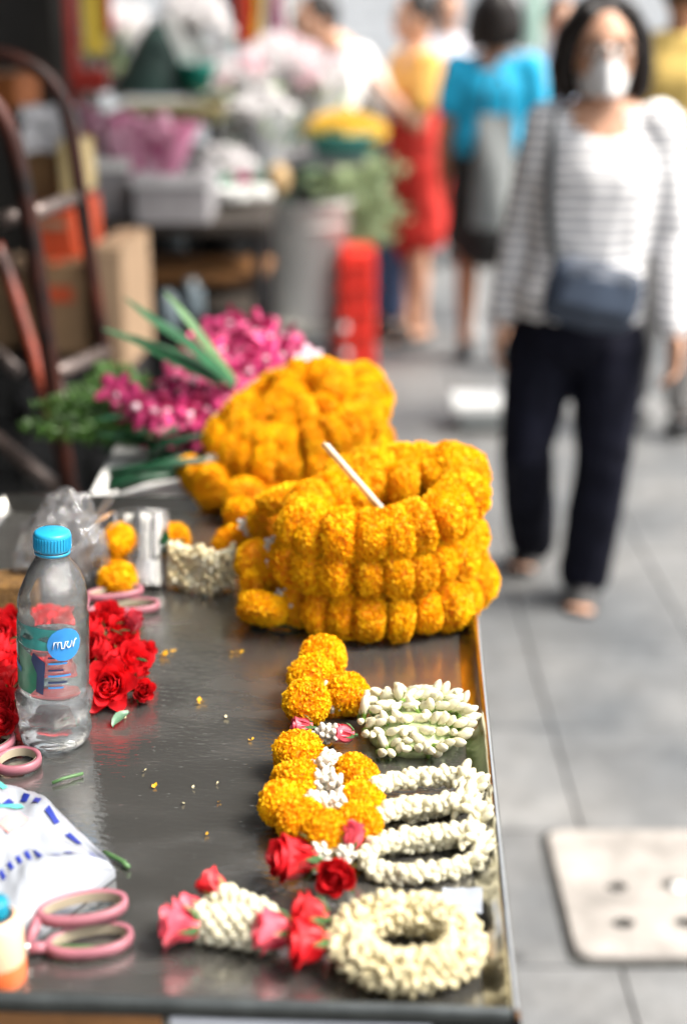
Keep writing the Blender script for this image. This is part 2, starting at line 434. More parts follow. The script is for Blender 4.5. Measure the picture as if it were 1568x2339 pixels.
def shade_canopy():
    r = bpy.data.objects.new('unseen_shade_canopy', None); COL.objects.link(r); r.location = (-1.2, 4.2, 0); struct(r)  # added out of view to shade the stall and darken tray reflections
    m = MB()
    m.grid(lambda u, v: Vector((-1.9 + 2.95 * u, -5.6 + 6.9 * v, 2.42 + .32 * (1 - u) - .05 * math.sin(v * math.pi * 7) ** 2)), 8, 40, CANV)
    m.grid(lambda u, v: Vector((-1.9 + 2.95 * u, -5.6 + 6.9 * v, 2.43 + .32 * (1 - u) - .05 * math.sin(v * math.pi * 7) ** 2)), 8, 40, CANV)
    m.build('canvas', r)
    m = MB()  # second panel reaches further right, added to darken the stall
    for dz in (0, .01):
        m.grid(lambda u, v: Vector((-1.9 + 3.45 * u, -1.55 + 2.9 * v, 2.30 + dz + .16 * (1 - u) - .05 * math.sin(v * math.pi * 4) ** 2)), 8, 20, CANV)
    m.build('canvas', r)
shade_canopy()

def far_shops():
    r = thing('shop_building', 'pale grey shophouse with roller shutters across the far end', 'building', (1.5, 13.5, 0))
    m = MB(); m.box((0, .3, 2.6), (9, .5, 5.2), BUILD); m.build('wall', r, smooth=False)
    for k in range(4):
        x = -3.2 + 2.2 * k
        sh = MB(); sh.box((0, 0, 1.25), (1.8, .05, 2.5), SHUT); so = sh.build('shutter', r, (x, .02, .02), False)
        sl = MB(); sl.box((0, 0, 0), (1.76, .05, .085), SHUT); slm = sl.mesh('slat', False)
        for q in range(24): put(slm, 'slat', so, (0, -.03, .08 + q * .101))
        p_ = MB(); p_.box((1.1, -.05, 1.5), (.22, .2, 3.0), BUILD); p_.build('pilaster', r, (x, 0, 0), False)
far_shops()

# service cover in the pavement
def service_cover():
    r = thing('service_cover', 'square pale concrete service cover with slots beside the table', 'manhole cover', (.615, 2.25, 0))
    CON = mat('pale_concrete', (.29, .268, .245), .75, .30, 12, bump=.4, bscale=60, detail=10)
    out_ = []
    for qx, qy, a0 in ((1, 1, 0), (-1, 1, 90), (-1, -1, 180), (1, -1, 270)):
        for k in range(7):
            t = R(a0 + 15 * k); out_.append((qx * .185 + .03 * math.cos(t), qy * .17 + .03 * math.sin(t)))
    N = len(out_); bm = bmesh.new(); lv = []
    for k_, z_ in ((1.0, .001), (1.0, .0115), (.985, .015)):
        lv.append([bm.verts.new((x * k_, y * k_, z_)) for x, y in out_])
    for q in (0, 1):
        for i in range(N): bm.faces.new((lv[q][i], lv[q][(i + 1) % N], lv[q + 1][(i + 1) % N], lv[q + 1][i]))
    bm.faces.new(lv[2]); bm.faces.new(lv[0][::-1])
    me = bpy.data.meshes.new('plate'); bm.to_mesh(me); bm.free(); me.materials.append(CON)
    fr = MB(); fr.add([(x * 1.055, y * 1.06, .0035) for x, y in out_] + [(x * 1.055, y * 1.06, .0005) for x, y in out_], [list(range(N))] + [[i, i + N, (i + 1) % N + N, (i + 1) % N] for i in range(N)], mat('cover_frame', (.045, .045, .042), .8, .4, 40))
    fr.build('frame', r, smooth=False)
    cut = MB(); spots = [(onz(1405, 2027, .012).x - .615, onz(1405, 2027, .012).y - 2.25), (onz(1420, 2110, .012).x - .615, onz(1420, 2110, .012).y - 2.25), (onz(1530, 2022, .012).x - .615, onz(1530, 2022, .012).y - 2.25), (onz(1562, 2108, .012).x - .615, onz(1562, 2108, .012).y - 2.25)]
    for sx, sy in spots:
        cut.lathe([(.0005, -.02), (.022, -.02), (.022, .05), (.0005, .05)], CON, 16, (sx, sy, 0), squash=.8)
    po = put(me, 'plate', r); co = cut.build('cut', r)
    b = po.modifiers.new('b', 'BOOLEAN'); b.operation = 'DIFFERENCE'; b.object = co; b.solver = 'EXACT'
    dg = bpy.context.evaluated_depsgraph_get(); nm = bpy.data.meshes.new_from_object(po.evaluated_get(dg)); po.modifiers.clear(); po.data = nm
    bpy.data.objects.remove(co)
    SLOT_SHADE = mat('slot_shade', (.012, .014, .012), .7, .4, 60)  # near-black discs stand in for the shade inside the holes
    for sx, sy in spots:
        m = MB(); m.lathe([(.0005, .0042), (.024, .004)], SLOT_SHADE, 14); m.build('slot_shade_disc', r, (sx, sy, 0))
    m = MB(); m.ell((0, 0, 0), (.014, .014, .010), FOAM, 10, 6); m.build('lifting_knob', r, (onz(1545, 2030, .012).x - .615, onz(1545, 2030, .012).y - 2.25, .013))
service_cover()

# ================================================================== THE TABLE
TA = R(2.76)
EX = Vector((math.cos(TA), -math.sin(TA), 0)); EY = Vector((math.sin(TA), math.cos(TA), 0))
TO = Vector((.107, .752, 0)); TW, TL = .60, .985
def tloc(u, v, z): return TO - EX * u + EY * v + Vector((0, 0, z))       # u left from the right rim, v away from the front rim
def table():
    r = thing('market_table', 'wet stainless steel tray table with raised rim in the foreground', 'table', tuple(TO), rz=-TA)
    L = lambda x, y, z: Vector((x, y, z))
    m = MB(); m.add([L(-TW, 0, TZ), L(0, 0, TZ), L(0, TL, TZ), L(-TW, TL, TZ), L(-TW, 0, TZ - .012), L(0, 0, TZ - .012), L(0, TL, TZ - .012), L(-TW, TL, TZ - .012)],
                    [[0, 1, 2, 3], [7, 6, 5, 4], [0, 4, 5, 1], [2, 6, 7, 3]], WET)
    m.build('table_top', r, smooth=False)
    RIM_SHADE = mat('rim_shaded', (.10, .11, .11), .35, .3, 30, metal=.7)  # shade from people standing in front, put into the rim colour
    def rim(a, b, inward, mt=STEEL, skirt=-.035):
        a = Vector(a); b = Vector(b); w = Vector(inward)
        prof = [(.016, .0006), (.006, .004), (.0015, .016), (-.001, .0195), (-.004, .0195), (-.006, .016), (-.006, skirt), (-.003, skirt)]
        q = MB(); n = 24
        q.grid(lambda u, v: a.lerp(b, v) + w * prof[round(u * 7)][0] + Vector((0, 0, TZ + prof[round(u * 7)][1] + .0009 * mnoise.noise(Vector((v * 9, 3, u))))), 7, n, mt)
        q.build('rim', r)
    rim((0, -.004, 0), (0, TL + .004, 0), (-1, 0, 0)); rim((-TW, 0, 0), (0, 0, 0), (0, 1, 0), RIM_SHADE, .007)
    rim((-TW, TL, 0), (0, TL, 0), (0, -1, 0)); rim((-TW, 0, 0), (-TW, TL, 0), (1, 0, 0))
    q = MB(); q.box((.001, -.001, TZ - .03), (.012, .012, .07), STEELD); q.build('corner_cap', r, smooth=False)
    for x in (-TW + .03, -.03):
        for y in (.03, TL - .03):
            q = MB(); q.tube([(x, y, 0), (x, y, TZ - .014)], .014, STEELD, 10); q.build('leg', r)
    q = MB(); q.box((-.41, .004, TZ - .019), (.37, .018, .05), WOOD); q.build('apron', r, smooth=False)
    q = MB(); q.box((-.135, .004, TZ - .019), (.17, .018, .05), mat('apron_white', (.50, .52, .57), .5, .1, 12)); tag(q.build('apron', r, smooth=False), 'white board under the right half of the front rim')
    q = MB(); q.box((-TW / 2, TL - .03, TZ - .04), (TW - .06, .02, .04), STEELD); q.build('apron', r, smooth=False)
    q = MB(); q.box((-TW / 2, TL / 2, .3), (TW - .1, TL - .1, .02), WOOD); q.build('lower_shelf', r, smooth=False)
table()

# ================================================================== FLOWER MESHES
def ruffled_petal(mb, c, nrm, up, w, h, curl, material, rnd):
    """a small ruffled petal: two rows of quads bent outwards"""
    side = up.cross(nrm).normalized()
    base = c
    pts = []
    for j, (t, ww) in enumerate(((0, .45), (.55, 1.0), (1.0, .85))):
        off = nrm * (h * t * .75) + up * (h * curl * t * t)
        for q in (-1, 0, 1):
            zz = (rnd.random() - .5) * h * .35 * t
            pts.append(base + off + side * (q * w * .5 * ww) + nrm * zz + up * (-abs(q) * h * .12 * t))
    mb.add(pts, [[0, 1, 4, 3], [1, 2, 5, 4], [3, 4, 7, 6], [4, 5, 8, 7]], material)
def make_marigold(name, seed, rx, rz, n, pw, ph, ex=2.6):
    """petal covered pompom: radius rx, half thickness rz along local Z"""
    rnd = random.Random(seed); mb = MB()
    q8 = [(max(.0005, rx * .86 * math.sin(t) ** (2 / ex)), -rz * .84 * (1 if math.cos(t) > 0 else -1) * abs(math.cos(t)) ** (2 / ex)) for t in [k * math.pi / 12 for k in range(13)]]
    mb.lathe(q8, MARI_D, 16)
    ga = math.pi * (3 - math.sqrt(5))
    for i in range(n):
        z = 1 - 2 * (i + .5) / n
        t = i * ga + rnd.random() * .5
        rr = math.sqrt(1 - z * z)
        # superellipse keeps the disc full at its edge
        k = 1 / (abs(rr) ** ex + abs(z) ** ex) ** (1 / ex)
        d = Vector((rr * math.cos(t), rr * math.sin(t), z))
        lump = 1 + .07 * mnoise.noise(d * 2.3 + Vector((seed, 0, 0)))
        p = Vector((d.x * rx * k, d.y * rx * k, d.z * rz * k)) * .86 * lump
        nn = Vector((d.x / rx, d.y / rx, d.z / rz)).normalized()
        nn = (nn + Vector((rnd.uniform(-.6, .6), rnd.uniform(-.6, .6), rnd.uniform(-.6, .6)))).normalized()
        up = nn.orthogonal().normalized(); up = Matrix.Rotation(rnd.random() * 6.28, 3, nn) @ up
        s_ = rnd.uniform(.75, 1.25)
        ruffled_petal(mb, p, nn, up, pw * s_, ph * s_, rnd.uniform(.2, .8), MARI, rnd)
    return mb.mesh(name, False)
MG_DISC = [make_marigold('marigold', 10 + k, .0300, .0150, 1800, .0038, .0036, 4.2) for k in range(4)]
MG_FINE = [make_marigold('marigold', 30 + k, .0245, .0205, 1700, .0033, .0042) for k in range(4)]

def make_bud(name, material, L_=.017, w=.0056, calyx=True, seed=0):
    rnd = random.Random(seed); mb = MB()
    prof = [(.35, 0), (.55, .12), (.92, .38), (1.0, .58), (.78, .80), (.38, .95), (.05, 1.0)]
    seg = 9; verts = []; faces = []
    for r_, z in prof:
        for k in range(seg):
            t = 2 * math.pi * k / seg + z * 1.1
            rr = r_ * w * (1 + .09 * math.cos(3 * t))
            verts.append(Vector((rr * math.cos(t), rr * math.sin(t), z * L_)))
    for i in range(len(prof) - 1):
        for k in range(seg):
            faces.append([i * seg + k, i * seg + (k + 1) % seg, (i + 1) * seg + (k + 1) % seg, (i + 1) * seg + k])
    mb.add(verts, faces, material)
    if calyx:
        mb.lathe([(.0008, -.006), (.0026, -.0035), (w * .50, .0), (w * .62, .0025), (w * .45, .0032)], GREENL, 7)
        for k in range(4):
            a = k * 1.57 + .4; d = Vector((math.cos(a), math.sin(a), 0))
            b0 = d * w * .55 + Vector((0, 0, .001)); tip = d * w * .98 + Vector((0, 0, .0075)); sd_ = Vector((-d.y, d.x, 0)) * .0009
            mb.add([b0 - sd_, b0 + sd_, tip], [[0, 1, 2]], GREENL)
    return mb.mesh(name)
BUD = [make_bud('jasmine_bud', JAS, .0180 + .0015 * k, .0041 + .0003 * k, True, k) for k in range(3)]
BUDW = [make_bud('jasmine_bud', JAS, .0115, .0046, False, 5), make_bud('jasmine_bud', JAS, .0105, .0043, False, 6)]
BUDC = [make_bud('jasmine_bud', JASC, .0170, .0042, False, 7), make_bud('jasmine_bud', JASC, .0160, .0045, False, 8)]

def make_crown(name):
    mb = MB()
    for k in range(5):
        a = 2 * math.pi * k / 5; d = Vector((math.cos(a), math.sin(a), 0))
        mb.ell(d * .0042 + Vector((0, 0, .004)), (.0027, .0027, .0052), CROWN, 8, 5, rot=zto(d * .55 + Vector((0, 0, 1))))
    mb.ell((0, 0, .007), (.003, .003, .005), CROWN, 8, 5)
    mb.lathe([(.001, -.003), (.004, 0), (.0045, .003)], CROWN, 8)
    return mb.mesh(name)
CRW = make_crown('crown_flower')

def petal_patch(mb, base, out, up, w, h, cup, flare, material, rnd, thick=0):
    """broad cupped petal: rises along up, leans to out, edges wrap inwards"""
    side = out.cross(up).normalized()
    nu, nv = 5, 4
    tilt = rnd.uniform(-.12, .12)
    def fn(u, v):
        q = (u - .5) * 2
        ww = w * (math.sin(math.pi * (.18 + .62 * v)) ** .8)
        o = flare * v * v * h + (-(q * q) * cup * w) + .02 * w * math.sin(q * 6 + v * 5)
        lip = .25 * flare * h * max(0, v - .75) * 4 * .3
        hh = h * v * (1 - .10 * q * q)
        return base + side * (q * ww * .5 + tilt * h * v) + up * (hh - lip) + out * (o + lip)
    mb.grid(fn, nu, nv, material)
def make_rose(name, seed, r, openness, material, calyx=True):
    rnd = random.Random(seed); mb = MB(); Z = Vector((0, 0, 1))
    h = r * 1.55
    mb.ell((0, 0, h * .42), (r * .30, r * .30, h * .42), material, 8, 6)
    n = 0
    for layer, (cnt, rad, hh, fl, ww) in enumerate(((3, .16, .92, -.02, .75), (4, .30, .98, .05, .95), (5, .46, 1.0, .16, 1.05), (6, .60, .96, .34, 1.15), (6, .68, .84, .62, 1.2))):
        for k in range(cnt):
            a = 2 * math.pi * (k + rnd.uniform(-.15, .15)) / cnt + layer * .7
            d = Vector((math.cos(a), math.sin(a), 0))
            petal_patch(mb, d * r * rad * .62, d, Z, r * ww * 1.05, h * hh * rnd.uniform(.92, 1.06), .30, fl * openness, material, rnd)
    if calyx:
        mb.lathe([(.001, -r * .35), (r * .10, -r * .3), (r * .12, -r * .05), (r * .34, r * .03), (r * .52, r * .22)], GREEN2, 8)
        for k in range(5):
            a = k * 1.2566; d = Vector((math.cos(a), math.sin(a), 0)); s_ = Vector((-d.y, d.x, 0)) * r * .14
            mb.add([d * r * .4 + s_, d * r * .4 - s_, d * r * .78 + Z * r * .4 - s_ * .7, d * r * .8 + Z * r * .4 + s_ * .7, d * r * .95 + Z * r * .75], [[0, 1, 2, 3], [3, 2, 4]], GREEN2)
    return mb.mesh(name)
ROSES = [make_rose('rose', 50 + k, .0195, .72 - .14 * (k % 3), ROSE) for k in range(4)]
ROSE_OPEN = make_rose('rose', 60, .022, 1.0, ROSE)
ROSE_BUDP = make_rose('rosebud', 61, .013, .35, ROSEP)
ROSE_BUDR = make_rose('rosebud', 62, .014, .5, ROSE)
ROSE_FLAT = make_rose('rose', 63, .018, .8, ROSEP)

def make_orchid(name, seed):
    rnd = random.Random(seed); mb = MB()
    for k in range(5):
        a = 2 * math.pi * k / 5 + rnd.uniform(-.1, .1); d = Vector((math.cos(a), math.sin(a), 0))
        up = (d + Vector((0, 0, rnd.uniform(.1, .45)))).normalized(); out = Vector((0, 0, 1))
        petal_patch(mb, d * .002, out, up, .017 if k % 2 else .014, .025, .12, -.2, ORCH, rnd)
    mb.ell((.003, 0, .006), (.006, .004, .006), ORCHW, 8, 5)
    petal_patch(mb, Vector((0, 0, .003)), Vector((.2, 0, 1)).normalized(), Vector((1, 0, .5)).normalized(), .012, .014, .3, .4, ORCH, rnd)
    return mb.mesh(name)
ORC = [make_orchid('flower', 70 + k) for k in range(3)]

# ================================================================== MARIGOLD GARLAND PILES
def rnd_rot(a): return Euler((random.uniform(-a, a), random.uniform(-a, a), random.uniform(-a, a))).to_matrix()
def garland_ring(label, pts, step, base, group, tassel=None, sc=1.0, zvar=.003):
    r = thing('marigold_garland', label, 'garland', tuple(base), group)
    b = Vector(base)
    P_ = even(pts, step)
    n = len(P_)
    for i, p in enumerate(P_):
        d = (P_[(i + 1) % n] - P_[i - 1]).normalized()
        M = zto(d, random.random() * 6.28) @ rnd_rot(.2)
        s_ = sc * random.uniform(.90, 1.10)
        put(random.choice(MG_DISC), 'marigold', r, p - b + Vector((random.uniform(-.003, .003), random.uniform(-.003, .003), random.uniform(-zvar, zvar))), M, (s_, s_, s_ * random.uniform(.88, 1.18)))
    for kind, p, s_ in tassel or ():
        if kind == 'm': put(random.choice(MG_DISC), 'marigold', r, p - b, Euler((random.random() * 3, random.random() * 3, random.random() * 3)), s_)
        else:
            for q in range(4):
                put(CRW, 'crown_flower', r, p - b + Vector((random.uniform(-.008, .008), random.uniform(-.006, .006), random.uniform(-.004, .006))), zto((random.uniform(-.7, .7), -1, random.uniform(0, .9))), 1.15)
    return r
plan = [(-.046, 1.385), (-.012, 1.358), (.038, 1.352), (.090, 1.376), (.124, 1.43), (.120, 1.485), (.072, 1.515), (.015, 1.485), (-.035, 1.44)]
def ringpts(z, k=1.0, dx=0., dy=0., tilt=0.):
    c = Vector((.03, 1.42, 0))
    out = []
    for x, y in plan:
        q = c + (Vector((x, y, 0)) - c) * k + Vector((dx, dy, 0)); q.z = z + tilt * (q.y - 1.42); out.append(q)
    return out
TM = lambda x, y, z: onz(x, y, z)
garland_ring('bottom ring of the nearest stack of orange marigold garlands, lying on the table', ringpts(TZ + .030, 1.05, .008, .0), .0275, (.03, 1.42, TZ), 'front stack of marigold garlands',
             [('m', TM(600, 1390, .958), .95), ('m', TM(640, 1330, .97), .95), ('c', TM(652, 1372, .962), 1), ('m', TM(585, 1345, .962), .85)])
garland_ring('middle ring of the nearest stack of orange marigold garlands', ringpts(TZ + .079, 1.01, .003, -.002), .0264, (.03, 1.42, TZ + .055), 'front stack of marigold garlands',
             [('m', TM(535, 1240, .975), .9), ('m', TM(590, 1285, .985), .9), ('c', TM(622, 1252, 1.0), 1), ('c', TM(632, 1285, .99), 1)])
garland_ring('top ring of the nearest stack of orange marigold garlands', [p + Vector((0, 0, .10 * (p.x - .05))) for p in ringpts(TZ + .127, .98, .005, -.004, .10)], .0256, (.03, 1.42, TZ + .11), 'front stack of marigold garlands',
             [('m', TM(560, 1180, 1.0), .9), ('c', TM(568, 1205, 1.0), 1), ('m', TM(640, 1140, 1.05), .9), ('m', TM(610, 1190, 1.01), .9)])
# inner turn of the top garland
garland_ring('short marigold garland coiled over the back of the nearest stack', [aty(790, 1090, 1.50), aty(860, 1080, 1.53), aty(940, 1062, 1.545), aty(1010, 1060, 1.53), aty(1062, 1072, 1.50), aty(1000, 1095, 1.48), aty(900, 1110, 1.475)], .037, (.06, 1.5, 1.06), None, sc=.95)
BC = Vector((-.066, 1.84, 0))
def backring(z, rx, ry, tilt=0., dx=0.):
    return [BC + Vector((dx + rx * math.cos(a), ry * math.sin(a), z + tilt * math.sin(a))) for a in [k * math.pi / 5 for k in range(10)]]
garland_ring('bottom ring of the far stack of orange marigold garlands', backring(.958, .108, .105), .027, BC + Vector((0, 0, .93)), 'rear stack of marigold garlands',
             [('m', TM(440, 1085, .97), .95), ('m', TM(488, 1110, .965), 1.1), ('c', TM(478, 1062, .985), 1), ('m', TM(560, 1140, .965), 1.0)])
garland_ring('middle ring of the far stack of orange marigold garlands', backring(1.005, .101, .10, .004, .004), .027, BC + Vector((0, 0, .98)), 'rear stack of marigold garlands')
garland_ring('top ring of the far stack of orange marigold garlands', [p + Vector((0, 0, .20 * (p.x - BC.x - .02))) for p in backring(1.040, .086, .092, .018, .018)], .027, BC + Vector((0, 0, 1.02)), 'rear stack of marigold garlands', sc=1.05)
garland_ring('short marigold garland heaped on the back of the far stack', [BC + Vector((-.03, -.03, 1.035)), BC + Vector((.02, -.045, 1.045)), BC + Vector((.06, -.01, 1.06)), BC + Vector((.045, .045, 1.078)), BC + Vector((-.005, .045, 1.072)), BC + Vector((-.01, .0, 1.05))], .027, BC + Vector((0, 0, 1.03)), None)

# thin wooden strip stuck into the near stack
def strip_stick():
    a = aty(738, 1012, 1.42); b = aty(850, 1140, 1.40); e = b + (b - a) * .35
    r = thing('price_stick', 'thin split bamboo strip stuck into the nearest marigold stack', 'stick', tuple(e))
    d = (a - e); n_ = d.length; d.normalize()
    for k in (0, 1):
        m = MB(); m.box((0, .0012 * (2 * k - 1), n_ / 2), (.0065 if k else .0055, .0016, n_ * (1 - .06 * k)), WOODL if k == 0 else WHITE)
        m.build('sliver', r, smooth=False, rot=zto(d, 1.3 + .12 * k))
strip_stick()

# ================================================================== SMALL GARLANDS ALONG THE RIGHT RIM
def lay(mes, name, r, b, x, y, z, d=None, s=1.0):
    p = onz(x, y, z) - b
    M = zto(d, random.random() * 6.28) if d else Euler((random.uniform(-.5, .5), random.uniform(-.5, .5), random.random() * 6)).to_matrix()
    return put(mes if not isinstance(mes, list) else random.choice(mes), name, r, p, M, s)
def crowns(r, b, x, y, z, n, sp=.009):
    c = onz(x, y, z) - b
    for k in range(n):
        put(CRW, 'crown_flower', r, c + Vector((random.uniform(-sp, sp), random.uniform(-sp, sp), random.uniform(-.004, .006))), zto((random.uniform(-.8, .8), random.uniform(-1, .2), random.uniform(.2, 1))), 1.1)

b = onz(860, 1640, TZ)
ga = thing('jasmine_garland', 'thick jasmine bud bracelet with green calyxes and four marigolds, sharpest in the row', 'garland', tuple(b), 'offering garlands along the right rim')
z0 = TZ + .0225
lay(MG_FINE, 'marigold', ga, b, 737, 1503, z0 + .002, s=.95); lay(MG_FINE, 'marigold', ga, b, 712, 1548, z0 + .004, s=.95)
lay(MG_FINE, 'marigold', ga, b, 700, 1604, z0, (0, -.6, .8), .90); lay(MG_FINE, 'marigold', ga, b, 793, 1585, z0 - .002, (.3, -.4, .8), .86)
crowns(ga, b, 752, 1600, TZ + .014, 7, .007); crowns(ga, b, 742, 1682, TZ + .009, 6, .008); crowns(ga, b, 735, 1560, TZ + .02, 3, .006)
lay(ROSE_BUDP, 'rosebud', ga, b, 712, 1662, TZ + .013, (-1, -.1, .15), .95); lay(ROSE_BUDP, 'rosebud', ga, b, 806, 1678, TZ + .013, (-1, -.15, .2), .95)
# the pad of jasmine buds: five rows laid over a low mound
pc = Vector((.0625, 1.148, TZ))
m = MB(); m.ell((0, 0, 0), (.043, .047, .019), mat('calyx_mass', (.42, .50, .24), .6, .35, 160), 18, 10); m.build('calyx_mass', ga, pc + Vector((0, 0, .006)) - b)
for row in range(6):
    v = (row - 2.5) / 2.5
    w_ = .043 * math.sqrt(max(.12, 1 - (v * .86) ** 2)) + .006
    nb = int(w_ * 2 / .0070)
    for k in range(nb):
        for lay_ in (0, 1):
            u = ((k + .5 + .5 * (lay_ - .5)) / nb * 2 - 1)
            hz = .030 * math.sqrt(max(.04, 1 - (v * .9) ** 2 - (u * .75) ** 2 * .6))
            p = pc + Vector((u * w_ + .004 * v, v * .046 + random.uniform(-.002, .002) + (.007 if lay_ else -.002), hz * (.62 if lay_ == 0 else .88) + .004))
            d = Vector((u * .25 + random.uniform(-.9, .9) + .25, v * .2 - (.6 if lay_ == 0 else .1) + random.uniform(-.6, .5), .55 + random.uniform(-.4, .4)))
            put(random.choice(BUD), 'jasmine_bud', ga, p - b - d.normalized() * .006, zto(d, random.random() * 6), random.uniform(.78, .98))
for k in range(16):
    a = R(-75 + 10 * k) ; p = pc + Vector((.043 * math.cos(a) , .048 * math.sin(a), .012))
    put(random.choice(BUD), 'jasmine_bud', ga, p - b, zto((math.cos(a), math.sin(a) * .9, random.uniform(.1, .7)), 0), random.uniform(.85, 1.0))

def loop_garland(label, cx, cy, a_, b_, skew, zc, tilt, mg, cr, extra):
    c = onz(cx, cy, zc); base = Vector((c.x - .05, c.y, TZ))
    r = thing('jasmine_loop_garland', label, 'garland', tuple(base), 'offering garlands along the right rim')
    pts = []
    for k in range(14):
        t = 2 * math.pi * k / 14
        pts.append(c + Vector((a_ * math.cos(t), b_ * math.sin(t) * (.55 + .45 * abs(math.sin(t))) + skew * math.cos(t), tilt * math.sin(t) + .002 * math.sin(3 * t))))
    P_ = even(pts, .0052); n = len(P_)
    for i, p in enumerate(P_):
        d = (P_[(i + 1) % n] - P_[i - 1]).normalized(); s1 = d.orthogonal().normalized(); s2 = d.cross(s1)
        end = (p.x - c.x) / a_
        for q in range(6):
            t = q * math.pi / 3 + (i % 2) * .52
            dd = s1 * math.cos(t) + s2 * math.sin(t) + d * .5
            if end > .62 and q in (0, 1, 3, 4) and (i + q) % 2 == 0:
                put(random.choice(BUD), 'jasmine_bud', r, p - base, zto(dd + Vector((.6, random.uniform(-.4, .4), .5)), random.random() * 6), random.uniform(.72, .92))
            else:
                put(random.choice(BUDW), 'jasmine_bud', r, p - base - dd * .001, zto(dd + d * random.uniform(-.5, .5), random.random() * 6), random.uniform(.85, 1.08))
    for x, y, z, s_ in mg: lay(MG_FINE, 'marigold', r, base, x, y, z, None, s_)
    for x, y, z, n_ in cr: crowns(r, base, x, y, z, n_)
    for me, x, y, z, d, s_ in extra: lay(me, me.name.split('.')[0], r, base, x, y, z, d, s_)
    return r
loop_garland('thin white jasmine loop with two marigolds, next to the pink rosebuds', 962, 1812, .0440, .0205, .008, TZ + .013, .005,
             [(682, 1722, TZ + .021, .90), (676, 1785, TZ + .021, .84), (812, 1772, TZ + .020, .80)], [(742, 1752, TZ + .016, 8), (748, 1795, TZ + .018, 8)], [])
loop_garland('middle thin white jasmine loop with a crescent of marigolds', 966, 1880, .0440, .0195, .008, TZ + .014, .007,
             [(648, 1838, TZ + .021, .84), (688, 1878, TZ + .020, .82), (745, 1905, TZ + .020, .82), (826, 1838, TZ + .021, .80), (818, 1885, TZ + .020, .80)], [(722, 1840, TZ + .020, 8), (765, 1848, TZ + .020, 9)], [])
loop_garland('thin white jasmine loop with three red roses beside it', 970, 1950, .0450, .0190, .008, TZ + .012, .006,
             [], [(752, 1962, TZ + .012, 6), (785, 1965, TZ + .014, 4)], [(ROSES[1], 715, 1962, TZ + .02, (-.9, -.35, .25), 1.1), (ROSES[2], 772, 1990, TZ + .02, (-.1, -.9, .35), 1.0), (ROSE_BUDP, 800, 1935, TZ + .018, (.2, .3, .9), 1.0)])

# the cream ring garland nearest the camera
b = onz(920, 2140, TZ)
ge = thing('jasmine_ring_garland', 'big cream jasmine ring with a red rose tassel, nearest the camera', 'garland', tuple(b), 'offering garlands along the right rim')
c = Vector((.043, .820, TZ + .018))
m = MB(); m.tube([c + Vector((.0395 * math.cos(t), .033 * math.sin(t), 0)) - b for t in [k * math.pi / 16 for k in range(33)]], .010, JASC, 10, False); m.build('binding', ge)
for i in range(42):
    t = 2 * math.pi * i / 42
    e = Vector((math.cos(t), math.sin(t), 0)); p = c + Vector((.0395 * e.x, .0330 * e.y, 0))
    for q in range(7):
        ph = 2 * math.pi * (q + .5 * (i % 2)) / 7
        d = e * math.cos(ph) + Vector((0, 0, 1)) * math.sin(ph)
        put(random.choice(BUDC), 'jasmine_bud', ge, p + d * .003 - b, zto(d + Vector((random.uniform(-.35, .35), random.uniform(-.35, .35), random.uniform(-.35, .35))), random.random() * 6), random.uniform(.76, .94))
def bud_filling(name, parent, places, material, L_=.013, w=.004):
    src = make_bud('x', material, L_, w, False, 1); V0 = [v.co.copy() for v in src.vertices]; F0 = [list(p.vertices) for p in src.polygons]; m_ = MB()
    for p, d, s_ in places:
        M = zto(d); m_.add([p + M @ (v * s_) for v in V0], F0, material)
    bpy.data.meshes.remove(src)
    return tag(m_.build(name, parent), kind='stuff')
pl_ = []
for i in range(360):
    t = random.random() * 6.283; ph = random.uniform(-.7, 3.8); e = Vector((math.cos(t), math.sin(t), 0)); d = e * math.cos(ph) + Vector((0, 0, 1)) * math.sin(ph)
    pl_.append((c + Vector((.0395 * e.x, .033 * e.y, 0)) + d * .005 - b, d + Vector((random.uniform(-.4, .4), random.uniform(-.4, .4), random.uniform(-.4, .4))), random.uniform(.8, 1.0)))
bud_filling('bud_filling', ge, pl_, JASC)
def tail(r, base, pa, pb, ra, rb):
    n = int((pb - pa).length / .0052)
    d = (pb - pa).normalized(); s1 = d.orthogonal().normalized(); s2 = d.cross(s1)
    for i in range(n + 1):
        f = i / n; p = pa.lerp(pb, f); rad = ra + (rb - ra) * f
        for q in range(7):
            t = 2 * math.pi * (q + .5 * (i % 2)) / 7
            dd = s1 * math.cos(t) + s2 * math.sin(t) + d * .7
            put(random.choice(BUDW), 'jasmine_bud', r, p + (s1 * math.cos(t) + s2 * math.sin(t)) * (rad - .008) - base, zto(dd, random.random() * 6), random.uniform(.95, 1.15))
tail(ge, b, onz(625, 2122, TZ + .016), onz(470, 2108, TZ + .014), .016, .013)
tail(ge, b, onz(600, 2105, TZ + .018), onz(508, 2058, TZ + .014), .014, .011)
for me, x, y, z, d, s_ in ((ROSE_FLAT, 455, 2118, TZ + .017, (-1, .05, .1), 1.0), (ROSE_BUDP, 462, 2085, TZ + .018, (-1, .25, .3), 1.0), (ROSE_BUDR, 508, 2048, TZ + .018, (-.75, .6, .45), 1.0),
                           (ROSE_FLAT, 668, 2130, TZ + .019, (-1, 0, .1), 1.0), (ROSES[0], 745, 2100, TZ + .022, (-1, .1, .3), .85), (ROSES[3], 748, 2150, TZ + .020, (-1, -.2, .05), .95)):
    lay(me, me.name.split('.')[0], ge, b, x, y, z, d, s_)
m = MB()
m.grid(lambda u, v: onz(1010 + 90 * u, 2035 + 60 * v, TZ + .003) + Vector((0, 0, .004 * mnoise.noise(Vector((u * 4, v * 4, 1))) + .003)), 6, 6, mat('paper_scrap', (.30, .33, .38), .5, .05, 30))
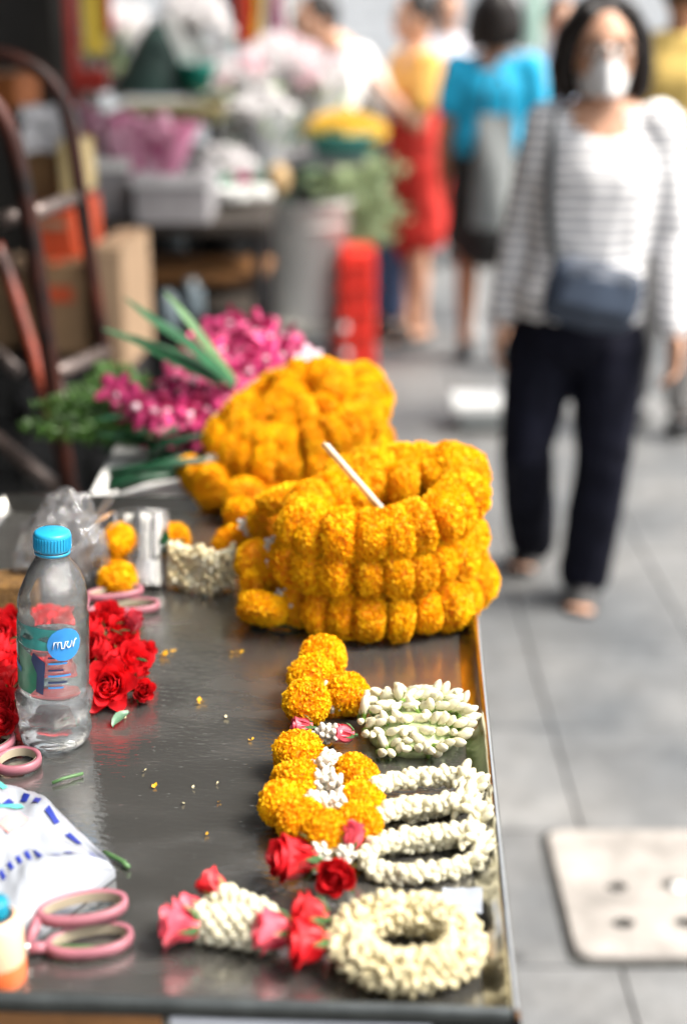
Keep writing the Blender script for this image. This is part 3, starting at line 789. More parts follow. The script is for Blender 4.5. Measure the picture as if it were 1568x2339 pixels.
tag(m.build('plastic_scrap'), 'pale bluish plastic scrap behind the cream jasmine ring', 'plastic')

# small garland at the back with its sticks
b = onz(455, 1345, TZ)
gf = thing('jasmine_garland', 'folded cream jasmine garland lying at the back of the tray by the stick bundle', 'garland', tuple(b))
for row, (ya, yb, z) in enumerate(((1328, 1335, .012), (1300, 1312, .024), (1275, 1290, .036), (1262, 1278, .042))):
    pts = [onz(385, ya - 8, TZ + z), onz(430, ya + 2, TZ + z), onz(480, yb, TZ + z), onz(525, yb - 12, TZ + z)]
    for i, p in enumerate(even(pts, .0072, False)):
        for q in range(5):
            t = q * 1.2566 + .6 * (i % 2)
            dd = Vector((.35, math.cos(t), math.sin(t)))
            put(random.choice(BUDC + BUDW), 'jasmine_bud', gf, p - b, zto(dd, random.random() * 6), random.uniform(.8, 1.0))
for x, y, z, s_ in ((262, 1290, .022, .9), (268, 1325, .02, .9), (275, 1235, .05, .85), (395, 1232, .035, .85), (360, 1250, .03, .9), (372, 1225, .04, .8)):
    lay(MG_FINE, 'marigold', gf, b, x, y, TZ + z, None, s_)
m = MB()
for k in range(5):
    p = onz(372, 1262, TZ + .035) - b; d = Vector((random.uniform(-.4, .8), random.uniform(-.6, .3), random.uniform(.1, .7))).normalized(); sd_ = d.orthogonal() * .005
    m.add([p - sd_ * .3, p + sd_ * .3, p + d * .016 + sd_, p + d * .03, p + d * .016 - sd_], [[0, 1, 2, 3, 4]], GREEN)
m.build('leaf', gf)

def stick_bundle():
    a = onz(318, 1342, TZ); t_ = aty(322, 1172, a.y + .045)
    r = thing('stick_bundle', 'leaning bundle of flat white strips in clear wrap', 'bundle', tuple(a))
    d = t_ - a; n_ = d.length; M = zto(d)
    yax = Vector((0, -1, 0)); xax = yax.cross(d).normalized() * -1
    xax = Vector((1, -.12, 0)).normalized(); xax = (xax - d.normalized() * xax.dot(d.normalized())).normalized(); yax = d.normalized().cross(xax)
    M = Matrix((xax, yax, d.normalized())).transposed()
    for k in range(8):
        m = MB(); w_ = .0032
        m.box((0, 0, 0), (w_, .016 + .004 * random.random(), n_ * random.uniform(.93, 1.0)), WHITE if k % 3 else mat('gap_shade', (.05, .05, .045), .5, .2, 60))  # every third strip near black, painting the shaded gaps between white ones
        m.build('strip', r, d / 2 + xax * ((k - 3.5) * .0062) + yax * random.choice((-.006, 0, .004)), False, M @ rnd_rot(.015))
    m = MB(); m.box((0, 0, 0), (.032, .026, n_ * .30), FOAM); m.build('paper_band', r, d * .2 + xax * .003, False, M)
    m = MB()
    prof = [(.0275, .0155), (.029, .0165), (.028, .016), (.027, .0155)]
    m.grid(lambda u, v: (xax * (.028 * math.cos(u * 6.283)) + yax * (.0165 * math.sin(u * 6.283))) * (1 + .06 * mnoise.noise(Vector((u * 9, v * 6, 0)))) * 1.15 + d * (v * 1.04 - .01), 20, 8, CLEAR)
    m.build('wrap', r, smooth=False)
stick_bundle()

# ================================================================== BOTTLE
def bottle():
    base = onz(126, 1693, TZ) + Vector((0, 0, .002))
    r = thing('water_bottle', 'small clear plastic water bottle with bright blue cap', 'bottle', tuple(base)); r.rotation_euler = (R(-1.0), R(3.0), 0)
    # the outline of a ribbed, slightly squeezed bottle
    prof = [(.004, .006), (.022, .004), (.027, .0), (.0305, .004), (.0325, .014), (.0325, .022), (.0308, .027), (.0325, .032), (.0335, .040), (.0335, .046), (.0305, .051),
            (.0300, .053), (.0305, .056), (.0305, .118), (.0300, .122), (.0292, .126), (.0302, .131), (.0292, .142), (.0262, .153), (.0208, .164), (.0158, .172), (.0135, .176), (.0132, .182), (.0132, .190)]
    dp = []
    for (r0, z0_), (r1, z1_) in zip(prof, prof[1:]):
        k_ = max(1, int(abs(z1_ - z0_) / .004))
        for q in range(k_): dp.append((r0 + (r1 - r0) * q / k_, z0_ + (z1_ - z0_) * q / k_))
    dp.append(prof[-1])
    def dent(mb):
        for v in mb.v:
            if .006 < v.z < .172:
                rr = math.hypot(v.x, v.y); k_ = .0016 * mnoise.noise(Vector((v.x * 70, v.y * 70, v.z * 55))) + .0009 * mnoise.noise(Vector((v.x * 160, v.y * 160, v.z * 170)))
                if .054 < v.z < .122: k_ = min(k_, 0) * .8
                v.x *= 1 + k_ / rr; v.y *= 1 + k_ / rr
    m = MB(); m.lathe(dp, CLEAR, 56, wob=.012); dent(m); m.build('body', r)
    wp = [(max(.0005, q - .0007), z + .0006) for q, z in dp if z < .098] 
    wp = [(.0005, .0066)] + wp + [(wp[-1][0], .100), (.0005, .100)]
    m = MB(); m.lathe(wp, WATER, 56, wob=.012); dent(m); m.build('water', r)
    cp = MB(); seg = 36
    cp.lathe([(.0005, .1985), (.0135, .1985), (.0152, .1972), (.0156, .195), (.0156, .1825), (.0150, .1818), (.0136, .1818)], BLUEC, seg)
    co = cp.build('cap', r)
    rb = MB()
    for k in range(36):
        a = k * math.pi / 18; rb.box((.0157 * math.cos(a), .0157 * math.sin(a), .189), (.0009, .0012, .011), BLUEC, Matrix.Rotation(a, 3, 'Z'))
    rb.build('cap_ridges', co, smooth=False)
    q = MB(); q.lathe([(.0148, .1785), (.0152, .1785), (.0152, .1808), (.0148, .1808)], BLUEC, 30); q.build('cap_seal', co)
    # label: a wrapped sheet with printed shapes lying on it
    def patch(mb, t0, t1, z0_, z1_, lift, material, nu=16, nv=6, skew=0.):
        mb.grid(lambda u, v: Vector(((.0309 + lift) * math.cos(t0 + (t1 - t0) * u), (.0309 + lift) * math.sin(t0 + (t1 - t0) * u), z0_ + (z1_ - z0_) * v + skew * (u - .5))), nu, nv, material)
    LT = mat('label_teal', (.03, .24, .22), .45, .25, 60); LG = mat('label_green', (.012, .16, .085), .45, .3, 60); LB = mat('label_blue', (.03, .22, .55), .45, .1, 60)
    LN = mat('label_navy', (.015, .025, .08), .45, .2, 60); LW = mat('label_white', (.75, .80, .84), .5, .05, 60); LC = film_mat('label_clear', (.70, .86, .88), .2, .10)
    lb = MB(); patch(lb, R(-205), R(25), .0565, .1215, .0, LC); lo = lb.build('label', r)
    def on(u, z, lift=.0006):
        z = .0885 + (z - .0945) * 1.22
        return Vector(((.0309 + lift) * math.cos(u), (.0309 + lift) * math.sin(u), z))
    def shape(pts, material, lift, name):
        m_ = MB(); cu = sum(p[0] for p in pts) / len(pts); cz = sum(p[1] for p in pts) / len(pts); V = [on(R(cu), cz, lift)]
        n = len(pts); dense = []
        for i in range(n):
            for k in range(4):
                a_, b_ = pts[i], pts[(i + 1) % n]; dense.append((a_[0] + (b_[0] - a_[0]) * k / 4, a_[1] + (b_[1] - a_[1]) * k / 4))
        N = len(dense)
        for rr in (.5, 1.0):
            for a_ in dense: V.append(on(R(cu + (a_[0] - cu) * rr), cz + (a_[1] - cz) * rr, lift))
        F = [[0, 1 + i, 1 + (i + 1) % N] for i in range(N)] + [[1 + i, 1 + N + i, 1 + N + (i + 1) % N, 1 + (i + 1) % N] for i in range(N)]
        m_.add(V, F, material); m_.build(name, lo)
    shape([(-190, .070), (-118, .069), (-100, .078), (-112, .098), (-140, .104), (-190, .106)], LG, .0004, 'print')
    shape([(-175, .108), (-130, .104), (-80, .104), (-40, .110), (-60, .119), (-110, .121), (-160, .120)], LT, .0004, 'print')
    shape([(-108, .072), (-96, .070), (-92, .095), (-112, .102), (-116, .096), (-106, .086)], LN, .0008, 'print')
    shape([(-62 + 27 * math.cos(t), .1085 + .0125 * math.sin(t)) for t in [k * .3927 for k in range(16)]], LB, .0012, 'print')
    shape([(-165, .086), (-140, .083), (-138, .087), (-163, .091)], LB, .0008, 'print')
    shape([(-172, .096), (-150, .094), (-150, .104), (-172, .107)], LW, .0008, 'print')
    for k, z in enumerate((.098, .0935, .0885, .084, .079, .075)):
        shape([(-88, z), (-52 - (k % 3) * 6, z), (-52 - (k % 3) * 6, z + .0014), (-88, z + .0014)], LB if k % 2 else LN, .0006, 'print')
    w = MB()      # the white looped lettering on the blue disc
    lt = [(-80, .106), (-78, .111), (-74, .111), (-73, .106), (-72, .111), (-68, .111), (-67, .106), (-63, .106), (-61, .111), (-57, .111), (-60, .1085), (-57, .106), (-53, .107), (-51, .111), (-49, .106), (-46, .111), (-43, .112)]
    w.tube([on(R(a_), z, .0018) for a_, z in lt], .0005, LW, 5); w.build('lettering', lo)
bottle()

def crumpled_bag():
    base = onz(150, 1352, TZ)
    r = thing('plastic_bag', 'crumpled clear plastic bag standing behind the blue capped bottle', 'bag', tuple(base))
    rnd = random.Random(3)
    for k, (dx, dy, rx, rz, zc) in enumerate(((-.0, .0, .048, .048, .050), (.006, .010, .034, .036, .080), (-.03, -.006, .026, .03, .032))):
        m = MB(); seg, rg = 22, 15; V = []; F = []
        for i in range(rg + 1):
            ph = math.pi * i / rg
            for q in range(seg):
                t = 2 * math.pi * q / seg; d = Vector((math.sin(ph) * math.cos(t), math.sin(ph) * math.sin(t), -math.cos(ph)))
                s_ = 1 + .22 * mnoise.noise(d * 2.5 + Vector((k * 5, 0, 0))) + rnd.uniform(-.09, .09)
                V.append(Vector((dx + d.x * rx * s_, dy + d.y * rx * .8 * s_, max(.001, zc + d.z * rz * s_))))
        for i in range(rg):
            for q in range(seg): F.append([i * seg + q, i * seg + (q + 1) % seg, (i + 1) * seg + (q + 1) % seg, (i + 1) * seg + q])
        m.add(V, F, CRUMP); m.build('fold', r, smooth=False)
    m = MB()
    for k in range(7):
        a = Vector((rnd.uniform(.02, .05), rnd.uniform(-.02, .02), rnd.uniform(.05, .1))); d = Vector((rnd.uniform(.0, .02), rnd.uniform(-.01, .01), rnd.uniform(.01, .03))); e_ = Vector((rnd.uniform(-.012, .012), .004, rnd.uniform(-.01, .01)))
        m.add([a, a + d, a + d + e_, a + e_ * 1.3], [[0, 1, 2, 3]], CRUMP)
    m.build('torn_edge', r, smooth=False)
crumpled_bag()

# ================================================================== ROSE HEAP
spots = [(238, 1402, .020, .95), (222, 1440, .03, 1.0), (258, 1440, .022, .95), (246, 1478, .030, 1.0), (288, 1498, .022, 1.0), (232, 1510, .022, 1.0), (272, 1520, .020, .9), (225, 1545, .016, .9),
         (318, 1478, .022, .75), (305, 1535, .014, .8), (275, 1462, .028, .8), (212, 1480, .026, .9),
         (38, 1412, .03, .95), (12, 1440, .035, 1.0), (45, 1462, .035, .9), (18, 1490, .038, 1.05), (42, 1520, .03, 1.0), (8, 1545, .036, 1.05), (35, 1570, .022, .95), (5, 1598, .03, 1.0), (22, 1618, .022, 1.05), (-8, 1640, .02, 1.0),
         (78, 1470, .026, 1.0), (118, 1500, .028, 1.0), (160, 1470, .026, 1.0), (172, 1520, .022, 1.0), (92, 1545, .022, .95), (140, 1555, .022, 1.0), (185, 1445, .026, .9), (70, 1510, .03, 1.0), (100, 1415, .024, .9), (135, 1425, .026, .9), (165, 1420, .024, .9), (195, 1408, .02, .85), (75, 1430, .028, .9)]
for x, y, z, s_ in spots:
    p = onz(x, y, TZ + z); left = x < 60
    o = put(random.choice(ROSES), 'red_rose', None, p - Vector((0, 0, .012)), zto((random.uniform(-.7, .7), random.uniform(-1.0, .1), random.uniform(.35, 1.0)), random.random() * 6), s_)
    behind = 60 <= x < 200
    tag(o, 'loose red rose head in the heap at the left edge' if left else ('red rose head seen through the water bottle' if behind else 'loose red rose head heaped right of the bottle'), 'rose',
        'roses at the left edge' if left else ('roses behind the bottle' if behind else 'roses right of the bottle'))
o = put(ROSE_OPEN, 'red_rose', None, onz(258, 1568, TZ + .012), zto((-.05, -1, .55), .4), 1.0); tag(o, 'widest open red rose in front of the heap, right of the bottle', 'rose')
o = put(ROSE_BUDR, 'red_rose', None, onz(322, 1578, TZ + .008), zto((.35, -.9, .5), .4), 1.0); tag(o, 'small red rose bud at the right end of the heap', 'rose')
o = put(ROSE_BUDP, 'red_rose', None, onz(300, 1440, TZ + .022), zto((.25, -.2, 1), .4), 1.15); tag(o, 'pinkish upright rosebud on top of the heap behind', 'rose')
for x, y, z in ((272, 1440, .04), (283, 1452, .04), (268, 1425, .035), (310, 1500, .025), (335, 1478, .018), (265, 1500, .02), (300, 1562, .006), (20, 1460, .05)):
    m = MB(); d = Vector((random.uniform(-1, 1), random.uniform(-.8, .2), random.uniform(-.1, .6))).normalized(); sd_ = d.cross(Vector((0, .3, 1))).normalized() * .0045
    m.add([(0, 0, 0), d * .007 + sd_, d * .018, d * .007 - sd_, d * .008 + Vector((0, 0, .0015))], [[0, 1, 4], [1, 2, 4], [2, 3, 4], [3, 0, 4]], GREEN)
    tag(m.build('rose_leaf', None, onz(x, y, TZ + z)), 'tiny green sepal leaf among the red rose heads', 'leaf', 'leaves among the roses')

# ================================================================== SCISSORS, BAG, SMALL STUFF
def scissors(label, loops, joint, tip, base):
    base = Vector(base)
    r = thing('scissors', label, 'scissors', tuple(base))
    for (c, ax, ay, ang, lift) in loops:
        c = Vector(c); ca, sa = math.cos(ang), math.sin(ang)
        m = MB(); N = 36
        prof = [(-.0018, -.0040), (.0018, -.0040), (.0023, 0), (.0018, .0040), (-.0018, .0040), (-.0023, 0)]
        V = []; F = []
        for i in range(N):
            t = 2 * math.pi * i / N; e = Vector((math.cos(t), math.sin(t))); nn = Vector((math.cos(t) / ax, math.sin(t) / ay)).normalized()
            egg = 1 + .12 * math.cos(t)
            for pr, pz in prof:
                lx = ax * e.x + nn.x * pr; ly = ay * e.y * egg + nn.y * pr
                V.append(c - base + Vector((lx * ca - ly * sa, lx * sa + ly * ca, pz + lift)))
        for i in range(N):
            for k in range(6): F.append([i * 6 + k, i * 6 + (k + 1) % 6, ((i + 1) % N) * 6 + (k + 1) % 6, ((i + 1) % N) * 6 + k])
        m.add(V, F, PINKP)
        j = Vector(joint) - base; a = c - base + Vector((-ax * ca, -ax * sa, lift))
        m.tube([a, a.lerp(j, .5) + Vector((0, 0, .001)), j], [.0042, .004, .0035], PINKP, 8)
        ho = m.build('handle', r)
        m = MB()
        m.grid(lambda u, v: c - base + Vector(((ax - .0027) * math.cos(u * 6.283) * ca - (ay * (1 + .12 * math.cos(u * 6.283)) - .0027) * math.sin(u * 6.283) * sa, (ax - .0027) * math.cos(u * 6.283) * sa + (ay * (1 + .12 * math.cos(u * 6.283)) - .0027) * math.sin(u * 6.283) * ca, lift - .0037 + .0074 * v)), 36, 1, PINKIN)
        m.build('inner_lining', ho)
    j = Vector(joint) - base; t_ = Vector(tip) - base
    for k in (-1, 1):
        d = (t_ - j); sd_ = Vector((-d.y, d.x, 0)).normalized()
        m = MB(); z = Vector((0, 0, .0012 * k))
        m.add([j - sd_ * .006 + z, j + sd_ * .006 + z, t_ + sd_ * .003 * k + z, j - sd_ * .006 + z * 2, j + sd_ * .006 + z * 2, t_ + sd_ * .003 * k + z * 1.5], [[0, 1, 2], [3, 5, 4], [0, 2, 5, 3], [1, 4, 5, 2]], STEEL)
        m.build('blade', r, smooth=False)
    m = MB(); m.ell(j + Vector((0, 0, .004)), (.004, .004, .002), STEEL, 10, 5); m.build('pivot_screw', r)
zz = TZ + .0065
scissors('pink handled scissors lying behind the roses at the foot of the stick bundle',
         [(onz(298, 1385, zz), .030, .0135, R(8), 0), (onz(262, 1362, zz + .004), .030, .012, R(20), .004)], onz(190, 1400, zz), onz(60, 1430, zz), onz(298, 1385, TZ))
scissors('pink handled scissors cut off by the left edge beside the bottle foot',
         [(onz(40, 1738, zz), .0185, .017, R(40), 0), (onz(-20, 1710, zz), .022, .015, R(60), .004)], onz(-70, 1800, zz), onz(-200, 1880, zz), onz(40, 1738, TZ))
scissors('pink handled scissors in the near left foreground by the white packet',
         [(onz(205, 2150, zz), .0285, .0145, R(14), 0), (onz(190, 2092, zz + .006), .030, .0145, R(16), .006)], onz(60, 2170, zz), onz(-160, 2230, zz), onz(205, 2150, TZ))

def packet():
    base = onz(60, 2080, TZ)
    r = thing('plastic_packet', 'puffy white plastic packet printed with blue dashes and teal lines', 'packet', tuple(base))
    PW = mat('packet_white', (.29, .31, .345), .35, .05, 8, bump=.35, bscale=14, coat=.2)
    # corners seen in the photo, with heights: the packet bulges to about 4 cm
    A = onz(-150, 1745, TZ + .010); Bc = onz(110, 1800, TZ + .018); C = onz(262, 1965, TZ + .016); D = onz(60, 2150, TZ + .008); Ecorner = onz(-200, 2110, TZ + .01)
    def surf(u, v, lift=0):
        # u from the left end to the right corner side, v from far edge to near edge
        top = A.lerp(Bc, min(1, u * 1.35)) if u < .74 else Bc.lerp(C, (u - .74) / .26)
        bot = Ecorner.lerp(D, min(1, u * 1.25)) if u < .8 else D.lerp(C, (u - .8) / .2)
        p = top.lerp(bot, v)
        bul = math.sin(math.pi * min(1, max(0, v))) ** .6 * (math.sin(math.pi * min(1, u * .5 + .5)) ** .5 if u > 0 else 0)
        z = TZ + .006 + .034 * bul + .007 * mnoise.noise(Vector((u * 6, v * 6, 2))) + .003 * mnoise.noise(Vector((u * 15, v * 15, 5)))
        return Vector((p.x, p.y, z + lift)) - base
    m = MB(); m.grid(lambda u, v: surf(u, v), 44, 34, PW)
    m.grid(lambda u, v: Vector((surf(u, v).x, surf(u, v).y, .001)), 28, 22, PW)
    for v in (0, 1): m.grid(lambda u, w: Vector((surf(u, v).x, surf(u, v).y, .001 + (surf(u, v).z - .001) * w)), 28, 1, PW)
    m.build('film', r)
    NB = mat('packet_blue', (.015, .03, .24), .4, .1, 20); TE = mat('packet_teal', (.08, .42, .36), .4, .1, 20); PK = mat('packet_pink', (.75, .32, .30), .4, .1, 20)
    def dash(u0, v0, u1, v1, w, material):
        q = MB(); dv = Vector((u1 - u0, v1 - v0)); nrm = Vector((-dv.y, dv.x)).normalized() * w
        q.grid(lambda a, c_: surf(u0 + dv.x * a + nrm.x * (c_ - .5), v0 + dv.y * a + nrm.y * (c_ - .5), .0012), 4, 2, material); q.build('print', r)
    for k in range(5): dash(.60 + k * .08, .14 + .02 * k, .645 + k * .08, .15 + .02 * k, .06, NB)
    for k in range(11): dash(.93 - k * .047, .42 + k * .045, .912 - k * .047, .44 + k * .045, .045, NB)
    dash(.30, .06, .50, .14, .06, TE); dash(.62, .22, .46, .42, .04, TE); dash(.56, .22, .52, .30, .03, NB); dash(.50, .34, .46, .40, .04, NB)
    dash(.66, .36, .56, .52, .09, PK); dash(.52, .52, .44, .60, .08, PK)
packet()

def corner_jar():
    base = onz(6, 2240, TZ)
    r = thing('small_jar', 'squat peach and orange jar with teal lid at the bottom left edge', 'jar', tuple(base))
    m = MB(); m.lathe([(.0005, .0), (.0155, .0), (.0165, .003), (.0165, .045), (.0145, .05), (.012, .052)], mat('jar_peach', (.78, .50, .33), .4, .1, 15), 24); m.build('body', r)
    m = MB(); m.lathe([(.0167, .002), (.0169, .004), (.0169, .017), (.0167, .018)], mat('jar_orange', (.72, .16, .05), .4, .2, 12), 24); m.build('label_band', r)
    m = MB(); m.lathe([(.008, .052), (.0085, .052), (.0088, .054), (.0088, .062), (.008, .064), (.0005, .064)], mat('jar_teal', (.0, .20, .30), .4, .1, 15), 24); m.build('lid', r)
corner_jar()

def brown_sponge():
    base = onz(15, 1378, TZ)
    m = MB(); bm = bmesh.new()
    m.box((0, 0, .016), (.075, .05, .03), mat('coir_brown', (.17, .085, .02), .9, .4, 120, bump=.8, bscale=300))
    tag(m.build('coir_pad', None, base, False, Euler((0, 0, .15))), 'rough brown coir pad behind the roses at the left edge', 'pad')
brown_sponge()

# fallen petals and trimmings
YP = mat('petal_yellow', (.85, .45, .02), .5, .2, 60, trl=.3)
def scrap(kind, x, y, s_, label, group=None, material=None, length=.0, ang=0.):
    p = onz(x, y, TZ + .0012)
    m = MB()
    if kind == 'petal':
        for k in range(3):
            a = random.random() * 6; d = Vector((math.cos(a), math.sin(a), .35)) * s_; n_ = Vector((-d.y, d.x, 0)) * .45; o_ = Vector((random.uniform(-.5, .5), random.uniform(-.5, .5), 0)) * s_
            m.add([o_, o_ + d * .6 + n_, o_ + d + Vector((0, 0, s_ * .2)), o_ + d * .6 - n_], [[0, 1, 2, 3]], material or YP)
        o = m.build('petal', None, p)
        tag(o, label, 'petal', group)
    elif kind == 'leaf':
        d = Vector((math.cos(ang), math.sin(ang), .25)) * s_; n_ = Vector((-d.y, d.x, 0)) * .3
        m.grid(lambda u, v: d * u + n_ * (v - .5) * 2 * math.sin(math.pi * min(.97, u + .05)) ** .7 + Vector((0, 0, .3 * s_ * abs(v - .5) + .15 * s_ * math.sin(u * 3))), 6, 4, material or GREEN)
        o = m.build('leaf', None, p); tag(o, label, 'leaf', group)
    else:
        d = Vector((math.cos(ang), math.sin(ang), 0)) * length
        m.tube([Vector((0, 0, s_)), d * .35 + Vector((0, 0, s_ + .001)), d * .7 + Vector((.001, .001, s_ * 1.2)), d + Vector((0, 0, s_))], s_, material or GREEN, 7)
        o = m.build('cut_stem', None, p); tag(o, label, 'stem', group)
scrap('petal', 368, 1497, .008, 'larger fallen yellow petals between the rose heap and the marigolds'); scrap('petal', 540, 1490, .0055, 'small fallen yellow petal near the cut green stem')
scrap('petal', 460, 1603, .006, 'fallen yellow petal on the wet steel left of the marigold pair'); scrap('petal', 352, 1798, .004, 'tiny yellow petal on the steel right of the bottle base')
for x, y in ((330, 1760), (395, 1490), (520, 1640), (495, 1790), (440, 1800), (290, 1640), (575, 1690), (500, 1830), (470, 1905), (420, 1835)):
    scrap('petal', x, y, random.uniform(.0022, .0035), 'tiny pale speck of petal on the wet steel', 'specks on the tray', JASC if random.random() < .6 else YP)
scrap('leaf', 258, 1662, .021, 'small curled green leaf lying right of the bottle', None, mat('leaf_pale_green', (.10, .20, .12), .45, .25, 60), ang=.9)
scrap('stem', 572, 1428, .0019, 'short cut green stem in front of the marigold stack', None, GREEN, .055, -.22)
scrap('stem', 238, 1952, .0020, 'pale green cut stem poking from under the white packet', None, GREEN2, .030, -.75)
scrap('stem', 95, 2172, .0022, 'light green stem inside the near scissors handle', None, GREEN2, .045, -.05)
scrap('stem', 120, 1792, .0015, 'pale stem behind the white packet near the bottle reflection', None, GREEN2, .028, .6)

# ================================================================== FOAM BOX BEHIND, ORCHIDS, GREENERY
FB = Vector((-.155, 2.06, 0))
def foam_box():
    r = thing('foam_box', 'white foam box lid behind the tray carrying stems and the far garland stack', 'foam box', (FB.x, FB.y, .605))
    m = MB(); m.box((0, 0, .145), (.36, .54, .29), FOAM); m.build('body', r, smooth=False)
    m = MB(); m.box((0, 0, .305), (.385, .57, .028), FOAM); m.build('lid', r, smooth=False)
    s = thing('wooden_stand', 'low wooden stand holding up the white foam box', 'stand', (FB.x, FB.y, 0))
    m = MB(); m.box((0, 0, .59), (.38, .56, .025), WOOD); m.build('top', s, smooth=False)
    for x in (-.16, .16):
        for y in (-.25, .25):
            m = MB(); m.box((x, y, .2885), (.035, .035, .575), WOOD); m.build('leg', s, smooth=False)
foam_box()
FT = .925

def leaf_strip(pts, w, material, name, parent=None, loc=(0, 0, 0), fold=.3, roll=Vector((0, -.4, 1))):
    P_ = spline(pts, 14); m = MB(); V = []; F = []
    for i, p in enumerate(P_):
        t = i / 13; ww = w * (min(1, t * 6 + .45) * (1 - t ** 3.2) + .02)
        d = (P_[min(13, i + 1)] - P_[max(0, i - 1)]).normalized(); sd_ = d.cross(roll).normalized(); n_ = sd_.cross(d)
        V += [p - sd_ * ww + n_ * fold * ww, p, p + sd_ * ww + n_ * fold * ww]
    for i in range(13):
        F += [[i * 3, i * 3 + 1, i * 3 + 4, i * 3 + 3], [i * 3 + 1, i * 3 + 2, i * 3 + 5, i * 3 + 4]]
    m.add(V, F, material); return m.build(name, parent, loc)

def orchids():
    base = Vector((-.17, 2.12, FT))
    r = thing('orchid_bunch', 'bunch of magenta orchids lying behind the far marigold stack', 'orchids', tuple(base))
    sprays = [((700, 830), (600, 735), 2.22), ((690, 800), (520, 735), 2.26), ((650, 860), (450, 780), 2.2), ((620, 890), (420, 850), 2.14), ((580, 920), (380, 880), 2.08), ((540, 950), (340, 870), 2.05), ((520, 975), (290, 900), 2.02), ((660, 780), (480, 760), 2.3), ((560, 900), (400, 940), 2.02), ((640, 840), (560, 770), 2.18), ((600, 840), (430, 830), 2.08), ((560, 870), (420, 800), 2.1), ((580, 800), (420, 775), 2.2), ((520, 900), (380, 920), 2.0), ((640, 800), (500, 820), 2.12), ((540, 930), (440, 960), 1.98)]
    cnt = 0
    for (x0, y0), (x1, y1), Y in sprays:
        a = aty(x0, y0 + 22, Y) ; b_ = aty(x1, y1 + 22, Y - .05)
        m = MB(); m.tube([a - base, a.lerp(b_, .5) - base + Vector((0, 0, -.01)), b_ - base], .002, GREEND, 6); m.build('stem', r)
        nfl = 11
        for k in range(nfl):
            p = a.lerp(b_, k / (nfl - 1)) + Vector((random.uniform(-.02, .02), random.uniform(-.03, .02), random.uniform(-.025, .022)))
            put(random.choice(ORC), 'flower', r, p - base, zto((random.uniform(-.7, .7), random.uniform(-1, -.2), random.uniform(-.1, .9)), random.random() * 6), random.uniform(1.0, 1.4))
    for x, y in ((690, 840), (705, 820), (668, 850), (335, 955), (325, 980)):
        put(random.choice(ORC), 'flower', r, aty(x, y, 2.1) - base, zto((.3, -1, .5), random.random() * 6), .9).data = ORCW
m_ = MB(); rr_ = random.Random(4)
for k in range(5):
    a = 2 * math.pi * k / 5; d = Vector((math.cos(a), math.sin(a), .3)).normalized(); petal_patch(m_, d * .002, Vector((0, 0, 1)), d, .016, .024, .12, -.2, ORCHW, rr_)
ORCW = m_.mesh('flower')
orchids()
def blades():
    base = aty(530, 885, 2.0); 
    r = thing('blade_leaves', 'long green blade leaves fanned across the orchid bunch', 'leaves', tuple(base))
    for pts, w, mt in (([(535, 885, 2.0), (430, 790, 1.98), (350, 735, 1.97), (280, 678, 1.96)], .0135, GREEN), ([(510, 880, 1.99), (420, 838, 1.97), (330, 790, 1.96), (232, 750, 1.95)], .0135, GREEN),
                       ([(538, 872, 1.97), (480, 800, 1.95), (420, 720, 1.95), (374, 666, 1.95)], .0085, GREEN2), ([(500, 870, 2.0), (430, 825, 1.99), (370, 800, 1.99), (300, 765, 1.98)], .012, GREEN)):
        leaf_strip([aty(x, y, Y) - base for x, y, Y in pts], w, mt, 'blade', r)
blades()
def fern_frond(parent, a, b_, w, n, rnd, material):
    m = MB(); d = b_ - a; L_ = d.length; dn = d.normalized()
    m.tube([a, a.lerp(b_, .5) + Vector((0, 0, .006)), b_], [.0015, .0012, .0004], GREEND, 5)
    for i in range(n):
        t = (i + .5) / n; p = a.lerp(b_, t) + Vector((0, 0, .006 * math.sin(math.pi * t)))
        l_ = w * (.35 + .65 * math.sin(math.pi * min(1, .15 + t * .8)))
        dd = (dn * .5 + Vector((rnd.uniform(-.5, .5), rnd.uniform(-1, 1), rnd.uniform(-1, 1))).normalized()).normalized()
        s_ = dd.orthogonal().normalized() * .0016
        m.add([p - s_ * .5, p + dd * l_ * .6 - s_, p + dd * l_, p + dd * l_ * .6 + s_, p + s_ * .5], [[0, 1, 2, 3, 4]], material)
    m.build('frond', parent)
def ferns():
    base = aty(330, 1000, 2.0); rnd = random.Random(12)
    r = thing('fern_bunch', 'feathery fern fronds sticking out left of the orchids', 'fern', tuple(base))
    for x0, y0, x1, y1, Y in ((330, 960, 45, 975, 1.98), (330, 950, 80, 925, 2.0), (340, 930, 110, 915, 2.03), (350, 920, 160, 890, 2.05), (340, 985, 90, 990, 1.96), (360, 970, 120, 960, 2.0), (350, 900, 200, 870, 2.06), (380, 940, 190, 935, 2.02), (350, 1000, 150, 1000, 1.97),
                              (360, 890, 215, 840, 2.08), (300, 930, 140, 935, 2.0), (300, 960, 130, 945, 2.02)):
        fern_frond(r, aty(x0, y0, Y) - base, aty(x1, y1, Y) - base, .024, 110, rnd, FERN)
    for k in range(16):
        x1 = rnd.uniform(180, 330); y1 = rnd.uniform(900, 1040); Y = rnd.uniform(2.0, 2.1)
        fern_frond(r, aty(rnd.uniform(400, 480), rnd.uniform(960, 1040), Y) - base, aty(x1, y1, Y) - base, .028, 70, rnd, GREEND)
ferns()
